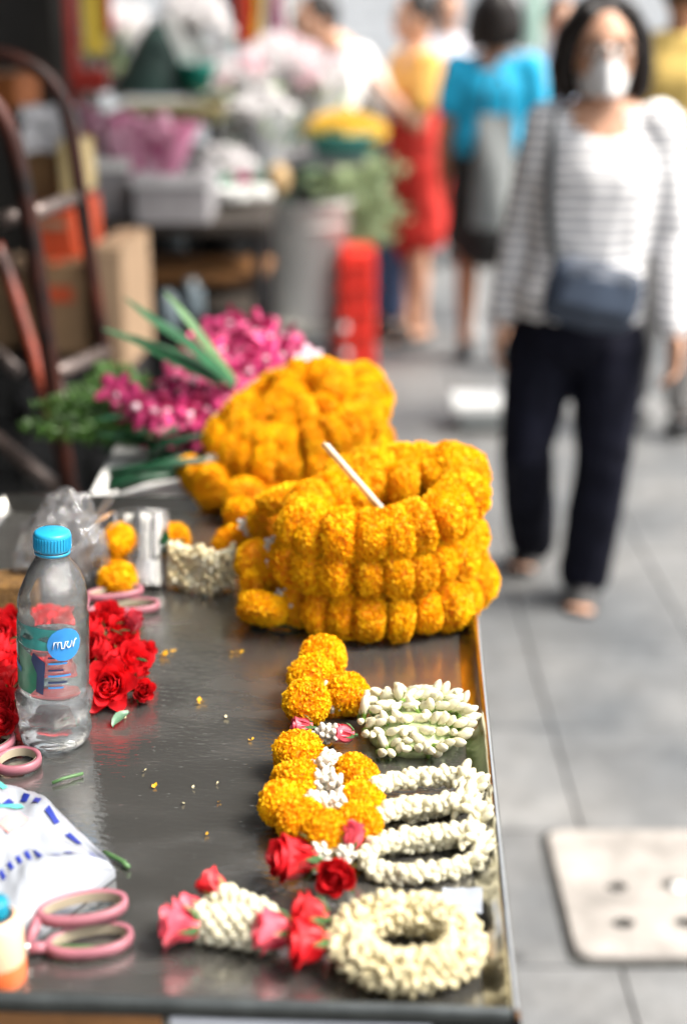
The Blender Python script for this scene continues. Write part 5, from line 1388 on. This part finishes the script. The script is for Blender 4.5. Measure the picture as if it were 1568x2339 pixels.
HAIR = mat('hair_black', (.008, .005, .004), .5, .4, 60, spec=.3)
SKIN = mat('skin_warm', (.56, .31, .20), .5, .08, 12, sss=.15); SKIND = mat('skin_tan', (.36, .17, .09), .5, .08, 12, sss=.1)
def person(label, loc, rz, skin, parts, J=None, h=1.6, vox=.011, hair='short', face=True, mask=None):
    """standing figure facing -Y, joints in metres for a 1.6 m adult; parts are the clothes"""
    j = dict(head=(0, -.01, 1.485), neck=(0, .005, 1.36), chest=(0, .0, 1.20), waist=(0, 0, .98), pelvis=(0, .005, .86),
             shl=(-.155, .005, 1.29), ell=(-.20, .01, 1.03), wrl=(-.205, -.03, .81), shr=(.155, .005, 1.29), elr=(.20, .01, 1.03), wrr=(.205, -.03, .81),
             hpl=(-.085, 0, .83), knl=(-.09, -.01, .45), anl=(-.09, .01, .085), hpr=(.085, 0, .83), knr=(.09, -.01, .45), anr=(.09, .01, .085), tol=(-.10, -.14, .02), tor=(.10, -.14, .02))
    j.update(J or {}); s = h / 1.6
    j = {k: Vector(v) * s for k, v in j.items()}
    r = thing('person', label, 'person', tuple(loc), rz=rz)
    m = MB()
    H = j['head']
    m.ell(H, (.074 * s, .092 * s, .112 * s), skin, 20, 14); m.ell(H + Vector((0, -.035, -.055)) * s, (.05 * s, .05 * s, .05 * s), skin, 14, 10)
    m.ell(H + Vector((0, -.092, -.012)) * s, (.012 * s, .018 * s, .022 * s), skin, 10, 8)           # nose
    m.ell(H + Vector((0, -.083, -.058)) * s, (.022 * s, .010 * s, .008 * s), skin, 10, 6)           # mouth
    for q in (-1, 1): m.ell(H + Vector((q * .075, .01, -.01)) * s, (.012 * s, .02 * s, .03 * s), skin, 10, 8)
    m.blob([(H + Vector((0, .02, -.06)) * s, .05 * s, .055 * s), (j['neck'], .05 * s, .052 * s), (j['chest'] + Vector((0, 0, .09)) * s, .07 * s, .06 * s)], skin)
    tor = [(j['pelvis'] - Vector((0, 0, .03)) * s, .145, .105), (j['pelvis'] + Vector((0, 0, .03)) * s, .148, .105), (j['waist'], .122, .092), (j['chest'], .150, .105), ((j['shl'] + j['shr']) / 2 - Vector((0, 0, .03)) * s, .15, .085), ((j['shl'] + j['shr']) / 2 + Vector((0, 0, .02)) * s, .115, .062)]
    xr = (j['shr'] - j['shl']).normalized()
    m.blob([(c_, a * s, b_ * s) for c_, a, b_ in tor], skin, 18, right=xr)
    for q in 'lr':
        S, E_, Wr = j['sh' + q], j['el' + q], j['wr' + q]
        m.blob([(S, .05 * s, .05 * s), (S.lerp(E_, .5), .043 * s, .043 * s), (E_, .037 * s, .037 * s), (E_.lerp(Wr, .35), .036 * s, .036 * s), (Wr, .024 * s, .022 * s)], skin, 12)
        sgn = -1 if q == 'l' else 1
        hand(m, Wr, (Wr - E_).normalized() + Vector((0, -.05, 0)), (-sgn, -.3, 0), skin, s, thumb=sgn)
        A, K, Hp, T = j['an' + q], j['kn' + q], j['hp' + q], j['to' + q]
        m.blob([(Hp, .082 * s, .085 * s), (Hp.lerp(K, .5), .070 * s, .072 * s), (K, .052 * s, .054 * s), (K.lerp(A, .35), .050 * s, .054 * s), (K.lerp(A, .75), .036 * s, .038 * s), (A, .033 * s, .036 * s)], skin, 12)
        hl = A + (A - T).normalized() * .035 * s; hl.z = min(A.z - .035 * s, hl.z)
        m.blob([(hl, .030 * s, .030 * s), (A.lerp(T, .35) - Vector((0, 0, .018)) * s, .034 * s, .030 * s), (T + (A - T) * .15, .040 * s, .018 * s), (T, .038 * s, .013 * s)], skin, 12)
        for k in range(5):
            o_ = (T - A); o_.z = 0; o_.normalize(); sd_ = Vector((-o_.y, o_.x, 0))
            m.ell(T + sd_ * (k - 2) * .016 * s + o_ * (.012 - .004 * abs(k - (2 + sgn))) * s, (.009 * s, .012 * s, .009 * s), skin, 8, 6)
    voxel(m, 'body', vox, 3, r, material=skin)
    # hair
    m = MB()
    if hair == 'bob':
        m.ell(H + Vector((0, .030, .030)) * s, (.098 * s, .098 * s, .112 * s), HAIR, 20, 14)
        for q in (-1, 1):
            m.blob([(H + Vector((q * .045, -.032, .088)) * s, .030 * s, .026 * s), (H + Vector((q * .088, .006, .035)) * s, .030 * s, .046 * s), (H + Vector((q * .098, .018, -.04)) * s, .032 * s, .05 * s), (H + Vector((q * (.092 + .006 * q), .016, -.085)) * s, .028 * s, .042 * s)], HAIR, 12)
        m.blob([(H + Vector((0, .07, .02)) * s, .085 * s, .05 * s), (H + Vector((0, .07, -.07)) * s, .085 * s, .05 * s)], HAIR, 14)
        rh = random.Random(8)
        for k in range(60):
            a = rh.uniform(-.25, 3.4); x_ = math.cos(a) * .105; y_ = .03 + abs(math.sin(a)) * .08; z_ = rh.uniform(-.13, -.06)
            m.blob([(H + Vector((x_ * .9, y_, .06)) * s, .009, .009), (H + Vector((x_ * 1.05, y_ + .004, -.03)) * s, .009, .009), (H + Vector((x_ * rh.uniform(.95, 1.15), y_, z_)) * s, .005, .005)], HAIR, 6)
    elif hair == 'long':
        m.ell(H + Vector((0, .025, .025)) * s, (.092 * s, .10 * s, .105 * s), HAIR, 20, 14)
        m.blob([(H + Vector((0, .06, 0)) * s, .085 * s, .05 * s), (H + Vector((0, .08, -.12)) * s, .085 * s, .045 * s), (H + Vector((0, .08, -.2)) * s, .06 * s, .035 * s)], HAIR, 14)
    else:
        m.ell(H + Vector((0, .022, .03)) * s, (.085 * s, .095 * s, .098 * s), HAIR, 20, 14)
    voxel(m, 'hair', vox, 3, r, material=HAIR)
    if face:
        EW = mat('eye_white', (.75, .73, .70), .3, .03, 30); EB = mat('eye_dark', (.02, .012, .008), .2, .1, 30); LIP = mat('lip', (.45, .12, .10), .45, .1, 30)
        for q in (-1, 1):
            m = MB(); m.ell(H + Vector((q * .031, -.079, .003)) * s, (.014 * s, .007 * s, .007 * s), EW, 10, 6); m.ell(H + Vector((q * .031, -.0845, .003)) * s, (.006 * s, .003 * s, .0062 * s), EB, 8, 6); m.build('eye', r)
            m = MB(); m.blob([(H + Vector((q * .014, -.092, .026)) * s, .004 * s, .004 * s), (H + Vector((q * .031, -.090, .031)) * s, .004 * s, .004 * s), (H + Vector((q * .049, -.078, .026)) * s, .003 * s, .003 * s)], HAIR, 8); m.build('eyebrow', r)
        if not mask:
            m = MB(); m.ell(H + Vector((0, -.0905, -.058)) * s, (.02 * s, .006 * s, .007 * s), LIP, 10, 6); m.build('lips', r)
    if mask:
        def fn(u, v):
            q = (u - .5) * 2; z = -.100 + .105 * v + .012 * (1 - abs(q)) * v
            x = q * .070 * (1 - .25 * (1 - v) ** 2); ridge = .030 * (1 - abs(q)) ** 1.2 * math.sin(math.pi * min(1, .25 + v * .6))
            return H + Vector((x, -.082 - ridge + .062 * q * q, z)) * s
        m = MB(); m.grid(fn, 14, 10, mask); mo = m.build('face_mask', r)
        so = mo.modifiers.new('t', 'SOLIDIFY'); so.thickness = .003
        for q in (-1, 1):
            m = MB(); m.tube([H + Vector((q * .068, -.02, -.02)) * s, H + Vector((q * .085, .02, .01)) * s], .002, mask, 6); m.build('ear_loop', mo)
    # clothes
    for nm, kind, mt, kw in parts:
        m = MB(); inf = kw.get('inf', .012)
        if kind == 'top':
            zb = kw.get('hem', .82) * s
            low = j['pelvis'].lerp(j['waist'], 0); fl = kw.get('flare', 0)
            rg = [(Vector((low.x, low.y, zb)), (.15 + fl) * s + inf, (.108 + fl * .6) * s + inf), (j['waist'].lerp(low, .5), (.145 + fl * .6) * s + inf, (.103 + fl * .3) * s + inf), (j['waist'], (.135 + fl * .3) * s + inf, .098 * s + inf), (j['chest'], .153 * s + inf, .108 * s + inf),
                  ((j['shl'] + j['shr']) / 2 - Vector((0, 0, .03)) * s, .155 * s + inf, .078 * s + inf), ((j['shl'] + j['shr']) / 2 + Vector((0, 0, .010)) * s, .132 * s + inf, .050 * s + inf)]
            m.blob(rg, mt, 20, right=xr)
            sl = kw.get('sleeve', 1.0)
            for q in 'lr':
                S, E_, Wr = j['sh' + q], j['el' + q], j['wr' + q]
                if sl <= 0: continue
                if sl >= .6: m.blob([(S, .054 * s + inf, .054 * s + inf), (S.lerp(E_, .5), .046 * s + inf, .046 * s + inf), (E_, .041 * s + inf, .041 * s + inf), (E_.lerp(Wr, (sl - .5) * 2 * .93), .033 * s + inf, .033 * s + inf)], mt, 14)
                else: m.blob([(S, .054 * s + inf, .054 * s + inf), (S.lerp(E_, sl * 2), .052 * s + inf, .052 * s + inf)], mt, 14)
        elif kind == 'legs':
            m.blob([(j['pelvis'] - Vector((0, 0, .035)) * s, .150 * s + .010, .108 * s + .012), (j['pelvis'] + Vector((0, 0, .07)) * s, .146 * s + .008, .106 * s + .010)], mt, 18, right=xr)
            e = kw.get('end', .93)
            for q in 'lr':
                A, K, Hp = j['an' + q], j['kn' + q], j['hp' + q]
                rg = [(Hp, .088 * s + inf, .092 * s + inf), (Hp.lerp(K, .5), .076 * s + inf, .078 * s + inf), (K, .060 * s + inf, .062 * s + inf)]
                if e > .5: rg += [(K.lerp(A, (e - .5)), .054 * s + inf + kw.get('fl', 0) * .5, .058 * s + inf), (K.lerp(A, (e - .5) * 2), .044 * s + inf + kw.get('fl', 0), .048 * s + inf + kw.get('fl', 0))]
                m.blob(rg, mt, 14)
        elif kind == 'skirt':
            z0_, z1_, f = kw['z0'] * s, kw['z1'] * s, kw.get('flare', .03)
            P0 = j['pelvis']
            m.blob([(Vector((P0.x, P0.y, z0_)), .150 * s + f, .12 * s + f), (Vector((P0.x, P0.y, (z0_ + z1_) / 2)), .160 * s + inf, .12 * s + inf), (Vector((P0.x, P0.y, z1_)), .138 * s + inf, .10 * s + inf)], mt, 20, right=xr)
        elif kind == 'shoe':
            for q in 'lr':
                m = MB(); A, T = j['an' + q], j['to' + q]; o_ = (T - A); o_.z = 0; o_.normalize(); hl = A - o_ * .04 * s
                m.blob([(Vector((hl.x, hl.y, T.z - .002 + kw.get('heel', 0) * 0 )) + Vector((0, 0, max(0, A.z - .085 * s))), .036 * s, .014), (A.lerp(T, .5) * 1.0 + Vector((0, 0, T.z - A.lerp(T, .5).z + max(0, A.z - .085 * s) * .4)), .042 * s, .014), (T + o_ * .012 - Vector((0, 0, .006)), .044 * s, .012)], mt, 12)
                if kw.get('full'): m.blob([(hl + Vector((0, 0, -.03)), .038 * s, .036 * s), (A.lerp(T, .5) - Vector((0, 0, .015)), .042 * s, .034 * s), (T, .043 * s, .022 * s)], mt, 12)
                else: m.blob([(A.lerp(T, .55) + Vector((0, 0, .004)), .047 * s, .034 * s), (A.lerp(T, .80), .048 * s, .026 * s)], mt, 12)
                voxel(m, nm, vox * .8, 2, r, material=mt)
            continue
        voxel(m, nm, vox, 4, r, material=mt, fold=.0045 if kind != 'skirt' else .012)
    return r, j

STRIPE = stripe_mat('striped_jersey', (.80, .79, .78), (.16, .17, .22), .0270, .27, rough=.85)
NAVY = mat('navy_trousers', (.006, .0065, .013), .85, .25, 14, bump=.1, spec=.12); SANDAL = mat('sandal_black', (.015, .015, .016), .6, .2, 10)
MASKW = mat('mask_white', (.80, .79, .78), .8, .03, 20)
WB = Vector((.62, 3.62, 0))
def wj(x, y, Y): return tuple(aty(x, y, Y) - WB)
w, wjj = person('walking woman in striped long sleeved top, white face mask and dark trousers', tuple(WB), 0, SKIN,
    [('striped_top', 'top', STRIPE, dict(hem=.835, sleeve=1.0, inf=.010, flare=.012)), ('trousers', 'legs', NAVY, dict(end=.96, inf=.011, fl=.016)), ('sandal', 'shoe', SANDAL, {})],
    J=dict(head=wj(1376, 118, 3.60), neck=wj(1372, 238, 3.62), chest=wj(1370, 400, 3.62), waist=wj(1342, 580, 3.62), pelvis=wj(1316, 730, 3.62),
           shl=wj(1250, 292, 3.64), ell=wj(1192, 530, 3.70), wrl=wj(1150, 722, 3.66), shr=wj(1503, 288, 3.60), elr=wj(1538, 545, 3.60), wrr=wj(1538, 760, 3.50),
           hpl=wj(1240, 790, 3.64), knl=wj(1200, 1020, 3.60), anl=wj(1214, 1245, 3.92), tol=wj(1188, 1296, 3.82), hpr=wj(1392, 790, 3.60), knr=wj(1374, 1060, 3.56), anr=wj(1330, 1326, 3.66), tor=wj(1322, 1392, 3.55)),
    vox=.0075, hair='bob', mask=MASKW)
# glasses
gm = MB(); Hh = wjj['head']; GL = mat('glasses_frame', (.05, .03, .02), .4, .1, 20)
for q in (-1, 1):
    gm.tube([Hh + Vector((q * .033 + .024 * math.cos(t), -.099 + .004 * abs(math.cos(t)), .004 + .017 * math.sin(t))) for t in [k * math.pi / 8 for k in range(17)]], .0034, GL, 6, False)
    gm.tube([Hh + Vector((q * .057, -.096, .008)), Hh + Vector((q * .076, -.05, .008)), Hh + Vector((q * .08, .01, .005))], .002, GL, 6)
gm.tube([Hh + Vector((-.010, -.102, .008)), Hh + Vector((.010, -.102, .008))], .002, GL, 6)
g_ = gm.build('glasses', None, WB); tag(g_, 'thin dark framed glasses worn above the white mask', 'glasses')
def shoulder_bag():
    c = aty(1352, 672, 3.44)
    r = thing('shoulder_bag', 'dark blue grey pouch bag slung across the walking woman', 'bag', tuple(c))
    BG = mat('bag_slate', (.028, .04, .065), .6, .15, 14, bump=.1)
    m = MB(); rot = Matrix.Rotation(R(12), 3, 'Y') @ Matrix.Rotation(R(6), 3, 'Z')
    m.blob([(rot @ Vector((-.095, 0, 0)), .082, .026), (rot @ Vector((0, -.012, -.004)), .088, .036), (rot @ Vector((.098, 0, -.006)), .078, .026)], BG, 16, right=rot @ Vector((0, 0, 1)))
    voxel(m, 'pouch', .009, 2, r, material=BG)
    m = MB(); m.grid(lambda u, v: rot @ Vector((-.10 + .2 * u, -.052 + .016 * abs(u - .5) * 2, .055 - .09 * v)), 8, 6, mat('bag_flap', (.042, .06, .095), .55, .15, 14)); fo = m.build('flap', r)
    sm2 = fo.modifiers.new('t', 'SOLIDIFY'); sm2.thickness = .004
    m = MB(); m.tube([rot @ Vector((-.085, -.05, .058)), rot @ Vector((.085, -.05, .052))], .0022, STEELD, 6); m.build('zip', r)
    m = MB()
    P_ = [aty(1272, 615, 3.46), aty(1254, 500, 3.475), aty(1256, 400, 3.48), aty(1262, 310, 3.50), aty(1272, 250, 3.56), aty(1300, 238, 3.68), aty(1370, 420, 3.78), aty(1440, 620, 3.74), aty(1462, 660, 3.60), aty(1440, 672, 3.47)]
    P_ = spline([p - c for p in P_], 40); V = []; F = []
    for i, p in enumerate(P_):
        d = (P_[min(39, i + 1)] - P_[max(0, i - 1)]).normalized(); out = (p + c - Vector((.66, 3.62, (p + c).z))); out.normalize(); sd_ = d.cross(out).normalized() * .011
        V += [p - sd_, p + sd_, p + sd_ + out * .003, p - sd_ + out * .003]
    for i in range(39):
        for k in range(4): F.append([i * 4 + k, i * 4 + (k + 1) % 4, (i + 1) * 4 + (k + 1) % 4, (i + 1) * 4 + k])
    m.add(V, F, mat('strap_dark', (.02, .03, .035), .6, .1, 14)); m.build('strap', r)
shoulder_bag()

CYAN = mat('shirt_cyan', (.0, .33, .55), .75, .1, 8); BLK = mat('shorts_black', (.012, .012, .012), .8, .2, 8); REDC = mat('apron_red', (.62, .03, .02), .65, .2, 8)
YEL = mat('blouse_yellow', (.75, .36, .07), .75, .25, 9, col2=(.80, .44, .10)); WSH = mat('shirt_white', (.78, .76, .75), .8, .05, 8); YSH = mat('shirt_mustard', (.72, .50, .14), .8, .1, 8); BLS = mat('shirt_pale_blue', (.42, .48, .60), .8, .1, 8); JEAN = mat('jeans_blue', (.07, .12, .24), .8, .15, 8)
# red apron woman, turned to the stall
p = onz(930, 785, 0)
person('woman in yellow blouse and red apron skirt standing at the stall', (p.x + .02, 6.95, 0), R(-70), SKIN,
       [('yellow_blouse', 'top', YEL, dict(hem=1.0, sleeve=.3, inf=.012)), ('red_apron', 'skirt', REDC, dict(z0=.54, z1=1.12, flare=.03, inf=.035)), ('shoe', 'shoe', SANDAL, {})],
       J=dict(elr=(.22, -.08, 1.02), wrr=(.10, -.22, 1.22), ell=(-.24, -.06, 1.06), wrl=(-.16, -.24, 1.0)), h=1.62, hair='short')
# cyan shirt shopper seen from behind
p = onz(1060, 850, 0)
person('shopper in cyan shirt and black skirt seen from behind', (.655, 6.5, 0), R(170), SKIND,
       [('cyan_shirt', 'top', CYAN, dict(hem=1.0, sleeve=.30, inf=.012, flare=.015)), ('black_skirt', 'skirt', BLK, dict(z0=.58, z1=1.0, flare=.03, inf=.015)), ('shoe', 'shoe', BLACKP, dict(full=1))],
       J=dict(knl=(-.09, -.04, .45), anl=(-.08, .12, .12), tol=(-.08, .02, .03)), h=1.62, hair='bob')
def tote(label, x, y0, y1, Y, w_, material, name='tote_bag'):
    a = aty(x, y0, Y); c = aty(x, y1, Y); h = a.z - c.z
    r = thing(name, label, 'bag', (a.x, Y, c.z))
    m = MB(); m.grid(lambda u, v: Vector((w_ * (.5 - .08 * v) * math.cos(u * 6.283) * (1 + .04 * math.sin(u * 19)), .06 * (1 - .7 * v) * math.sin(u * 6.283) + .01 * math.sin(u * 12 + v * 5), h * v)), 36, 8, material)
    m.grid(lambda u, v: Vector((w_ * .5 * (u * 2 - 1), .05 * (v - .5) * math.sin(math.pi * u), .002)), 8, 2, material); m.build('sack', r)
    for s_ in (-1, 1):
        m = MB(); m.tube([Vector((w_ * .28 * math.cos(t), .012 * s_, h + .16 * math.sin(t))) for t in [k * math.pi / 10 for k in range(11)]], .006, mat('bag_handle', (.02, .05, .09), .6, .1, 10), 6); m.build('handle', r)
tote('big grey cloth bag hanging from the cyan shopper', 1132, 262, 520, 6.22, .19, mat('bag_grey', (.20, .215, .215), .7, .15, 6))
# white shirt shopper bending over the flowers
person('shopper in white shirt leaning over the flower mass', (aty(872, 300, 6.9).x, 7.05, 0), R(-62), SKIN,
       [('white_shirt', 'top', WSH, dict(hem=.92, sleeve=.5, inf=.02, flare=.01)), ('jeans', 'legs', JEAN, dict(end=.93, inf=.014)), ('shoe', 'shoe', BLACKP, dict(full=1))],
       J=dict(head=(0, -.34, 1.42), neck=(0, -.24, 1.34), chest=(0, -.13, 1.17), shl=(-.155, -.2, 1.26), shr=(.155, -.2, 1.26), ell=(-.2, -.34, 1.02), elr=(.2, -.34, 1.02), wrl=(-.18, -.52, .98), wrr=(.18, -.52, .98)), h=1.68)
# masked shopper behind the woman
person('shopper in pale blue shirt and white mask behind the striped woman', (aty(1268, 300, 7.4).x, 7.4, 0), R(12), SKIN,
       [('pale_shirt', 'top', BLS, dict(hem=.86, sleeve=.4, inf=.018)), ('jeans', 'legs', JEAN, dict(end=.93, inf=.014)), ('shoe', 'shoe', BLACKP, dict(full=1))], h=1.6, mask=MASKW)
person('passer by in mustard shirt cut off by the right edge', (aty(1545, 300, 5.3).x, 5.3, 0), R(150), SKIND,
       [('mustard_shirt', 'top', YSH, dict(hem=.86, sleeve=.4, inf=.025)), ('trousers', 'legs', mat('trousers_grey', (.22, .21, .20), .8, .15, 8), dict(end=.93, inf=.016)), ('shoe', 'shoe', BLACKP, dict(full=1))], h=1.74)
person('distant shopper in pale grey shirt between the red and cyan figures', (aty(1015, 200, 9.2).x, 9.2, 0), R(20), SKIN,
       [('grey_shirt', 'top', mat('shirt_grey', (.5, .5, .55), .8, .1, 8), dict(hem=.86, sleeve=.4, inf=.018)), ('trousers', 'legs', BLK, dict(end=.93, inf=.014)), ('shoe', 'shoe', BLACKP, dict(full=1))], h=1.66)
person('distant shopper in teal shirt at the top of the flower mass', (aty(700, 200, 8.6).x, 8.6, 0), R(40), SKIN,
       [('teal_shirt', 'top', mat('shirt_teal', (.05, .25, .28), .8, .1, 8), dict(hem=.86, sleeve=.4, inf=.018)), ('trousers', 'legs', BLK, dict(end=.93, inf=.014)), ('shoe', 'shoe', BLACKP, dict(full=1))], h=1.55)
# pale green drain pipe and banner beyond
m = MB(); m.tube([(0, 0, 0), (0, 0, 3)], .06, mat('pipe_green', (.35, .52, .44), .5, .1, 5), 14)
tag(m.build('green_pipe', None, (aty(1215, 50, 10).x, 10, 0)), 'pale green upright pipe beyond the shoppers', 'pipe')
